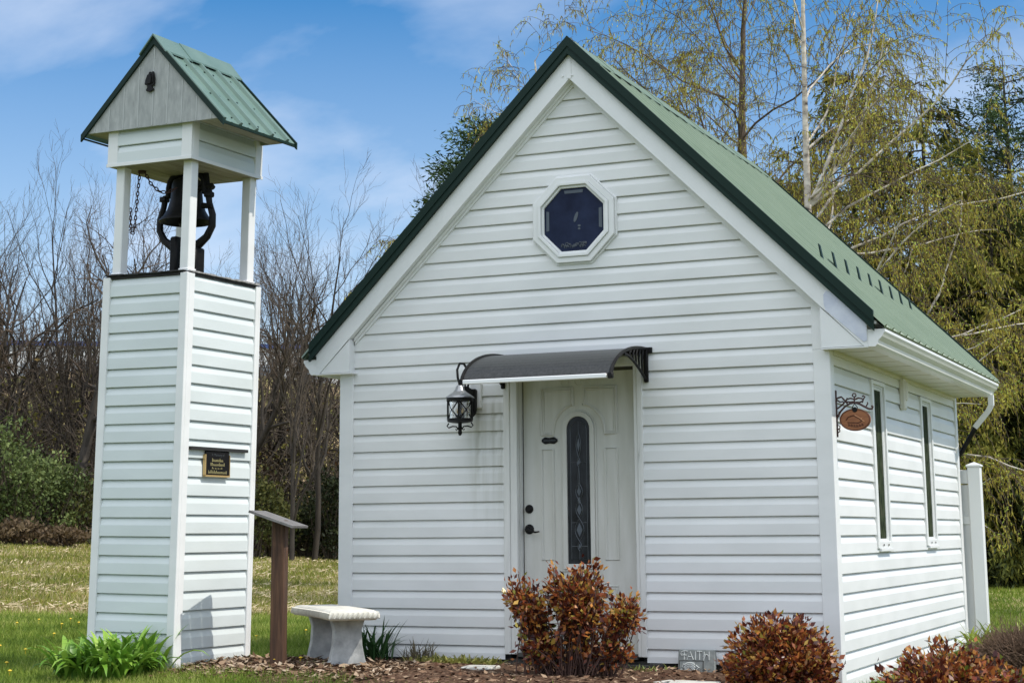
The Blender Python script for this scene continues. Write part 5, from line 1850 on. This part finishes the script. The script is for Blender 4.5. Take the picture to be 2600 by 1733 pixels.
gr = np.random.default_rng(200)
bare_tree(190, 52, 6, 1.10, 1.0, 'dark leafless tree with a thick crooked trunk left of the bell tower')
bare_tree(20, 55, 2, 1.12, 2.0, 'leafless tree with a forked dark trunk at the left photo edge')
WG = 'leafless trees of the wood behind the field'
for i in range(47):
    if i < 31:
        u = -130 + 620 * (i + gr.random()) / 31
        d = gr.uniform(54, 68); sc = gr.uniform(.72, 1.12)
    else:
        u = 560 + 560 * (i - 31 + gr.random()) / 16
        d = gr.uniform(52, 66); sc = gr.uniform(.78, 1.12) * (1.0 if u > 640 else .9)
    bare_tree(u, d, int(gr.integers(0, 6)), sc, gr.uniform(0, 6.28), 'slender leafless tree of the dense wood behind the field', WG, gr.uniform(.92, 1.12))
for u, d, v, sc, lab in ((745, 48, 5, .98, 'pale thin leafless tree seen between tower and lectern'), (800, 50, 3, 1.08, 'leafless tree with straight twin stems left of the chapel wall')):
    bare_tree(u, d, v, sc, .7, lab)

# undergrowth thicket of the wood: one uncountable mass of brush
def brush(name, urange, drange, n, hmax, seed, mtl, leaf=None, nl=0, lstops=None):
    g = np.random.default_rng(seed)
    u = g.uniform(*urange, n); d = g.uniform(*drange, n)
    ang = YAW - np.arctan((u - 1300) / F)
    x = CAM.x - np.sin(ang) * d; y = CAM.y + np.cos(ang) * d
    h = hmax * g.beta(1.3, 2.2, n)
    P0 = np.stack([x, y, gz(x, y) + h], 1)
    D = nrm(np.stack([g.normal(0, .7, n), g.normal(0, .7, n), g.normal(.8, .5, n)], 1))
    L_ = g.uniform(.35, 1.2, n)
    P1 = P0 + D * L_[:, None]
    P2 = P1 + nrm(D + g.normal(0, .5, (n, 3))) * L_[:, None] * .6
    r = g.uniform(.006, .02, n)
    V, Fc = seg_tubes(np.concatenate([P0, P1]), np.concatenate([P1, P2]), np.concatenate([r, r * .7]), np.concatenate([r * .7, r * .3]), 3)
    o = npmesh(name, V, Fc, mtl)
    return tag(o, kind='stuff')


brush('woodland_brush', (-150, 1150), (53, 70), 11000, 5.2, 301, M['twig'])
g = np.random.default_rng(302)
n = 22000
u = g.uniform(-150, 1150, n); d = g.uniform(54, 72, n)
ang = YAW - np.arctan((u - 1300) / F)
x = CAM.x - np.sin(ang) * d; y = CAM.y + np.cos(ang) * d
h = 6.0 * g.beta(1.0, 2.4, n)
P = np.stack([x, y, gz(x, y) + h], 1)
D = nrm(g.normal(0, 1, (n, 3)))
V, Fc = leaf_arrays(P, D, frames(g, D), g.uniform(.08, .22, n), g.uniform(.03, .07, n))
tag(npmesh('woodland_buds', V, Fc, tint_mat('bud_leaf', [(0, (0.04, 0.036, 0.012)), (.5, (0.14, 0.125, 0.035)), (.8, (0.25, 0.23, 0.06)), (1, (0.22, 0.12, 0.06))], rough=.8, spec=.1), g.random(n)), kind='stuff')


def leafy_shrub(label, u, d, w, h, n, stops, seed, cat='shrub', group=None, name='leafy_shrub', ls=(.06, .16), hole=.0):
    g = np.random.default_rng(seed)
    x, y = at_u(u, d)
    t = thing(name, label, cat, (x, y, gzf(x, y)), 0, group)
    k = 26
    C = nrm(g.normal(0, 1, (k, 3))) * np.array([w * .75, w * .75, h * .42]) * g.uniform(.4, 1, (k, 1)) + np.array([0, 0, h * .5])
    ci = g.integers(0, k, n)
    P = C[ci] + g.normal(0, 1, (n, 3)) * np.array([w, w, h * .55]) * .16
    P[:, 2] = np.maximum(P[:, 2], .03)
    D = nrm(g.normal(0, .7, (n, 3)) + np.array([0, 0, .5]))
    ln = g.uniform(ls[0], ls[1], n)
    V, Fc = leaf_arrays(P, D, frames(g, D), ln, ln * .28, fold=.2)
    T_ = np.clip(g.random(k)[ci] * .5 + g.random(n) * .5, 0, 1)
    npmesh('foliage', V, Fc, tint_mat('shrub_leaf', stops, rough=.6, spec=.2, trans=.15), T_, t)
    m_ = 70
    tip = C[g.integers(0, k, m_)] + g.normal(0, .1 * w, (m_, 3)); base = np.stack([g.normal(0, .12 * w, m_), g.normal(0, .12 * w, m_), np.zeros(m_)], 1)
    mid = (tip + base) / 2 + g.normal(0, .07 * w, (m_, 3))
    V, Fc = seg_tubes(np.concatenate([base, mid]), np.concatenate([mid, tip]), np.full(2 * m_, .018), np.full(2 * m_, .010), 4)
    npmesh('stem', V, Fc, M['twig'], parent=t)
    return t


SG = [(0, (0.025, 0.04, 0.012)), (.5, (0.085, 0.12, 0.035)), (.8, (0.16, 0.205, 0.065)), (1, (0.24, 0.28, 0.10))]
SG2 = [(0, (0.02, 0.028, 0.008)), (.5, (0.06, 0.07, 0.018)), (1, (0.14, 0.13, 0.035))]
SB = [(0, (0.04, 0.026, 0.014)), (.5, (0.11, 0.075, 0.04)), (1, (0.20, 0.15, 0.085))]
for u, d, w, h, n, st, lab in ((20, 50, 1.6, 3.3, 5200, SG, 'large grey-green shrub at the left photo edge'), (120, 51, 1.4, 2.8, 4600, SG, 'rounded green shrub left of the bell tower'), (205, 52, 1.2, 2.4, 3600, SG2, 'olive shrub half hidden by the bell tower'),
                                (-80, 50, 1.5, 3.0, 3600, SG, 'green shrub cut by the left photo edge'), (60, 47.5, .9, .7, 1600, SB, 'low dull brown scrub below the grey-green shrubs'), (170, 48, 1.0, .6, 1600, SB, 'low dull brown scrub along the field edge by the tower'),
                                (650, 49, 1.1, 2.4, 3800, SG2, 'yellow-green shrub behind the slanted lectern board'), (700, 50, .9, 1.8, 2600, SG2, 'small olive shrub right of the lectern post'), (850, 52, 1.5, 2.8, 4600, [(0, (0.008, 0.012, 0.005)), (.6, (0.025, 0.035, 0.012)), (1, (0.06, 0.07, 0.02))], 'dark shrub against the left chapel wall'),
                                (780, 53, 1.3, 1.6, 3000, [(0, (0.008, 0.012, 0.005)), (.6, (0.022, 0.03, 0.012)), (1, (0.05, 0.06, 0.02))], 'dark low shrub at the foot of the straight twin stems'), (640, 56, 1.2, 4.2, 3000, SB, 'tall brown scrub above the yellow-green shrub')):
    leafy_shrub(lab, u, d, w, h, n, st, int(u * 7 + 900))

# hill beyond the wood and the long building on it
def hill():
    us = np.linspace(-700, 1500, 40); ts = np.linspace(0, 1, 14)
    P = []
    for u in us:
        for t in ts:
            d = 76 + 90 * t
            x, y = at_u(u, d)
            z = -2.0 + (14.6 + .9 * math.sin(u * .004)) * float(sst(t, 0, .62)) - 2.5 * float(sst(t, .75, 1)) - 6 * float(sst(u, 900, 1450))
            P.append((x, y, z))
    n = len(ts)
    i = np.arange(len(us) - 1)[:, None] * n + np.arange(n - 1)[None]
    Fc = np.stack([i, i + n, i + n + 1, i + 1], -1).reshape(-1, 4)
    m = mat('hill_grass', rough=.95, spec=.1)
    noise_col(m, .25, [(0.3, (0.07, 0.09, 0.02)), (0.5, (0.20, 0.18, 0.06)), (0.62, (0.34, 0.24, 0.14)), (0.75, (0.24, 0.28, 0.06))], detail=8)
    return tag(npmesh('hill', np.array(P), Fc, m, smooth=True), kind='structure')


hill()
bx, by = at_u(400, 138)
bl = thing('long_building', 'long pale building with blue roof edge far behind the bare trees', 'building', (bx, by, 11.2), YAW + .2)
mb = MB(); mb.box(-17, 16, 0, 12, -1, 4.6)
wl = mb.build('wall', mat('pale_cladding', (0.62, 0.64, 0.66), .6), bl)
mb = MB(); mb.box(-17.2, 16.2, -.2, 12.2, 4.6, 4.95); mb.build('roof', mat('blue_fascia', (0.04, 0.09, 0.30), .4), bl)
mb = MB(); mb.box(-17.05, 16.05, -.06, -.0, -1, .55); mb.build('base_band', mat('blue_band', (0.03, 0.10, 0.42), .4), bl)
for i in range(7):
    mb = MB(); mb.box(-15 + i * 4.4, -13 + i * 4.4, -.05, -.001, 1.6, 3.2); mb.build('window', mat('window_grey', (0.22, 0.25, 0.29), .2), bl)

# ---- birches


def birch(label, u, d, H, seed, trunk_r, limbs, ncat_mult=1.0, lean=(0, 0), kid0=16, frm=.25, scale_l=1.0, bark='birch_bark', limb='birch_limb', jit0=.022):
    x, y = at_u(u, d)
    t = thing('birch_tree', label, 'tree', (x, y, gzf(x, y) - .1))
    G_ = Grow(seed)
    g = G_.g
    cfg = [dict(n=12, jit=jit0, up=.02, tap=.78, kids=kid0, **{'from': frm}, ang=.85, len=.40 * scale_l, rr=.42),
           dict(n=8, jit=.13, up=.02, tap=.75, kids=9, **{'from': .12}, ang=.75, len=.50, rr=.5),
           dict(n=5, jit=.16, up=-.10, tap=.6, kids=6, **{'from': .1}, ang=.75, len=.8, rr=.55),
           dict(n=6, jit=.12, up=-.30, tap=.5, kids=0, **{'from': .1}, ang=.8, len=.6, rr=.6)]
    G_.branch(np.zeros(3), nrm(np.array([lean[0], lean[1], 1.0])), H, trunk_r, 0, cfg)
    for (hz, az, el, L_, r) in limbs:             # long low limbs seen against the evergreens
        if bark == 'birch_bark' and hz < 4.9: r *= .68; el *= .72
        trunk = G_.seg[0]
        k = min(range(len(trunk)), key=lambda i: abs(trunk[i][0][2] - hz))
        p = trunk[k][0]
        dirv = np.array([math.cos(az) * math.cos(el), math.sin(az) * math.cos(el), math.sin(el)])
        c2 = [None, dict(n=10, jit=.12, up=.0, tap=.7, kids=16, **{'from': .12}, ang=.8, len=.42, rr=.45)] + cfg[2:]
        G_.branch(p, dirv, L_, r, 1, c2)
    link('trunk', G_.mesh([0, 1], 7, 'trunk', M[bark]), t)
    link('twigs', G_.mesh([2, 3], 3, 'twigs', M['birch_twig']), t)
    # catkins and young leaves hang from the last two levels
    segs = G_.seg[3] + G_.seg[2]
    A = np.array([s_[0] for s_ in segs]); B = np.array([s_[1] for s_ in segs])
    n = int(ncat_mult)
    print('birch segs', len(segs))
    i = g.integers(0, len(segs), n); f = g.random((n, 1))
    P = A[i] * (1 - f) + B[i] * f
    D = nrm(np.stack([g.normal(0, .22, n), g.normal(0, .22, n), -np.ones(n)], 1))
    lf = g.random(n) < .35
    D[lf] = nrm(g.normal(0, .6, (lf.sum(), 3)) + np.array([0, 0, -.3]))
    ln = np.where(lf, g.uniform(.02, .04, n), g.uniform(.04, .09, n))
    wd = np.where(lf, .009, .006)
    V, Fc = leaf_arrays(P, D, frames(g, D), ln, wd, fold=.3)
    npmesh('catkins', V, Fc, CAT, np.where(lf, g.uniform(.5, 1, n), g.uniform(0, .6, n)), t)
    return t


CAT = tint_mat('catkin', [(0, (0.13, 0.08, 0.03)), (.3, (0.42, 0.33, 0.06)), (.6, (0.66, 0.60, 0.11)), (.8, (0.38, 0.48, 0.07)), (1, (0.56, 0.66, 0.13))], rough=.6, spec=.2, trans=.42)
az_r = YAW     # to the right in the picture
birch('white-trunked birch with long drooping limbs right of the chapel roof', 2082, 21.5, 8.6, 411, .085,
      [(3.2, .15, .35, 2.6, .030), (2.6, .3, .30, 3.0, .034), (3.7, -.1, .45, 2.4, .030), (4.3, .4, .62, 2.6, .03), (2.2, .1, .12, 2.9, .030), (1.9, .35, .05, 2.6, .026), (1.5, -.1, .0, 2.4, .024), (4.9, .2, .75, 2.4, .028),
       (5.3, .1, .95, 3.0, .026), (5.0, .25, .62, 3.4, .023), (4.6, .2, .42, 3.2, .03), (4.6, 2.9, .7, 1.8, .022), (3.4, 3.3, .3, 1.3, .02), (2.9, -.5, .2, 2.4, .026), (1.2, .1, .05, 2.3, .022), (3.0, .9, .3, 2.4, .026), (2.0, -.5, .1, 2.2, .022)], 52000, (.02, .008))
birch('brown-stemmed birch rising straight behind the chapel ridge, nearest the gable peak', 1822, 23, 9.4, 423, .085,
      [(4.2, 3.3, .9, 3.0, .028), (4.8, 3.6, .75, 2.6, .024), (5.2, 2.7, .9, 2.4, .022), (5.4, 3.5, .6, 2.6, .022)], 22000, (0, 0), kid0=15, frm=.4, bark='birch_brown', limb='birch_brown')
birch('leaning brown birch stem between the straight brown birch and the white-trunked one', 1880, 24, 9.2, 431, .075,
      [(4.6, 0.2, .8, 2.4, .022), (5.2, .4, .9, 2.2, .022)], 16000, (.03, .01), kid0=13, frm=.4, bark='birch_brown', limb='birch_brown')
birch('slim birch stem hidden by the roof, its thin twigs drooping left of the gable peak', 1480, 22.5, 7.4, 437, .05,
      [(4.2, 3.4, .85, 2.6, .02), (4.6, 3.8, .6, 2.2, .018)], 3600, (-.12, 0), kid0=6, frm=.6, scale_l=.8)


# ---- evergreens
EVG = tint_mat('evergreen_needles', [(0, (0.008, 0.014, 0.005)), (.35, (0.03, 0.042, 0.011)), (.6, (0.11, 0.12, 0.02)), (.8, (0.25, 0.235, 0.04)), (1, (0.42, 0.36, 0.07))], rough=.7, spec=.15, trans=.2)
PIN = tint_mat('pine_needles', [(0, (0.012, 0.024, 0.010)), (.5, (0.04, 0.075, 0.028)), (.8, (0.08, 0.125, 0.045)), (1, (0.13, 0.18, 0.07))], rough=.7, spec=.15)


def conifer(label, u, d, H, Rw, n, seed, mtl, droop=.5, power=.75, name='evergreen_tree', ragged=.25, ls=(.10, .28), hmin=.03):
    g = np.random.default_rng(seed)
    x, y = at_u(u, d)
    t = thing(name, label, 'tree', (x, y, gzf(x, y) - .1))
    nb = int(150 * max(1, H / 7))
    hb = H * (1 - g.random(nb) ** .8 * (1 - hmin))
    az = g.uniform(0, 2 * np.pi, nb)
    rad = Rw * np.clip((1 - hb / H), 0.02, 1) ** power * g.uniform(1 - ragged, 1 + ragged * .5, nb)
    bi = g.choice(nb, n, p=rad ** 1.3 / (rad ** 1.3).sum())
    f = g.beta(2.2, 1.0, n)
    r = rad[bi] * f
    P = np.stack([np.cos(az[bi]) * r, np.sin(az[bi]) * r, hb[bi] + .25 * r - droop * r * r / max(Rw, .1) * .5], 1) + g.normal(0, .12, (n, 3)) * np.minimum(1, .3 + r[:, None])
    P[:, 2] = np.clip(P[:, 2], .05, H + .15)
    D = nrm(np.stack([np.cos(az[bi]), np.sin(az[bi]), -droop * np.ones(n)], 1) * .6 + g.normal(0, .45, (n, 3)))
    ln = g.uniform(ls[0], ls[1], n)
    V, Fc = leaf_arrays(P, D, frames(g, D), ln, ln * .12, fold=.2)
    T_ = np.clip(g.random(nb)[bi] * .55 + g.random(n) * .45, 0, 1)
    npmesh('crown', V, Fc, mtl, T_, t)
    segs0 = [np.array([0, 0, H * i / 8]) for i in range(8)]; segs1 = [np.array([0, 0, H * (i + 1) / 8]) for i in range(8)]
    rr0 = [.02 * H * (1 - i / 8.2) for i in range(8)]; rr1 = [.02 * H * (1 - (i + 1) / 8.2) for i in range(8)]
    b0 = np.stack([np.zeros(nb), np.zeros(nb), hb], 1); b1 = np.stack([np.cos(az) * rad * .8, np.sin(az) * rad * .8, hb + .2 * rad - droop * rad * .3], 1)
    V, Fc = seg_tubes(np.concatenate([segs0, b0]), np.concatenate([segs1, b1]), np.concatenate([rr0, np.full(nb, .018)]), np.concatenate([rr1, np.full(nb, .006)]), 5)
    npmesh('trunk', V, Fc, M['bark_dark'], parent=t)
    return t


for (u, d, H, Rw, n, seed, lab) in ((2020, 31, 8.0, 2.1, 15000, 501, 'dark evergreen behind the white birch trunk'), (2185, 33, 9.9, 2.2, 19000, 502, 'tall pointed evergreen right of the birch trunk'), (2370, 32, 9.3, 2.3, 19000, 503, 'broad evergreen in the middle of the right-hand row'),
                                     (2530, 31, 7.4, 2.3, 15000, 504, 'shaded evergreen above the vinyl fence post'), (2690, 33, 7.6, 2.4, 12000, 505, 'evergreen mostly outside the right photo edge')):
    conifer(lab, u, d, H, Rw * 1.05, int(n * 3.2), seed, EVG, 1.1, .45, ls=(.08, .21))
conifer('bluish dark pine at the right photo edge', 2590, 38, 11.4, 3.2, 80000, 506, PIN, .1, .5, 'pine_tree', .35, (.07, .17))
conifer('tall dark pine behind the right-hand evergreens', 2440, 40, 10.0, 2.6, 36000, 507, PIN, .1, .6, 'pine_tree', .35, (.08, .20))
conifer('ragged dark pine crown showing left of the chapel gable', 1310, 29, 8.0, 2.55, 34000, 508, PIN, .0, .34, 'pine_tree', .45, (.06, .15), hmin=.74)
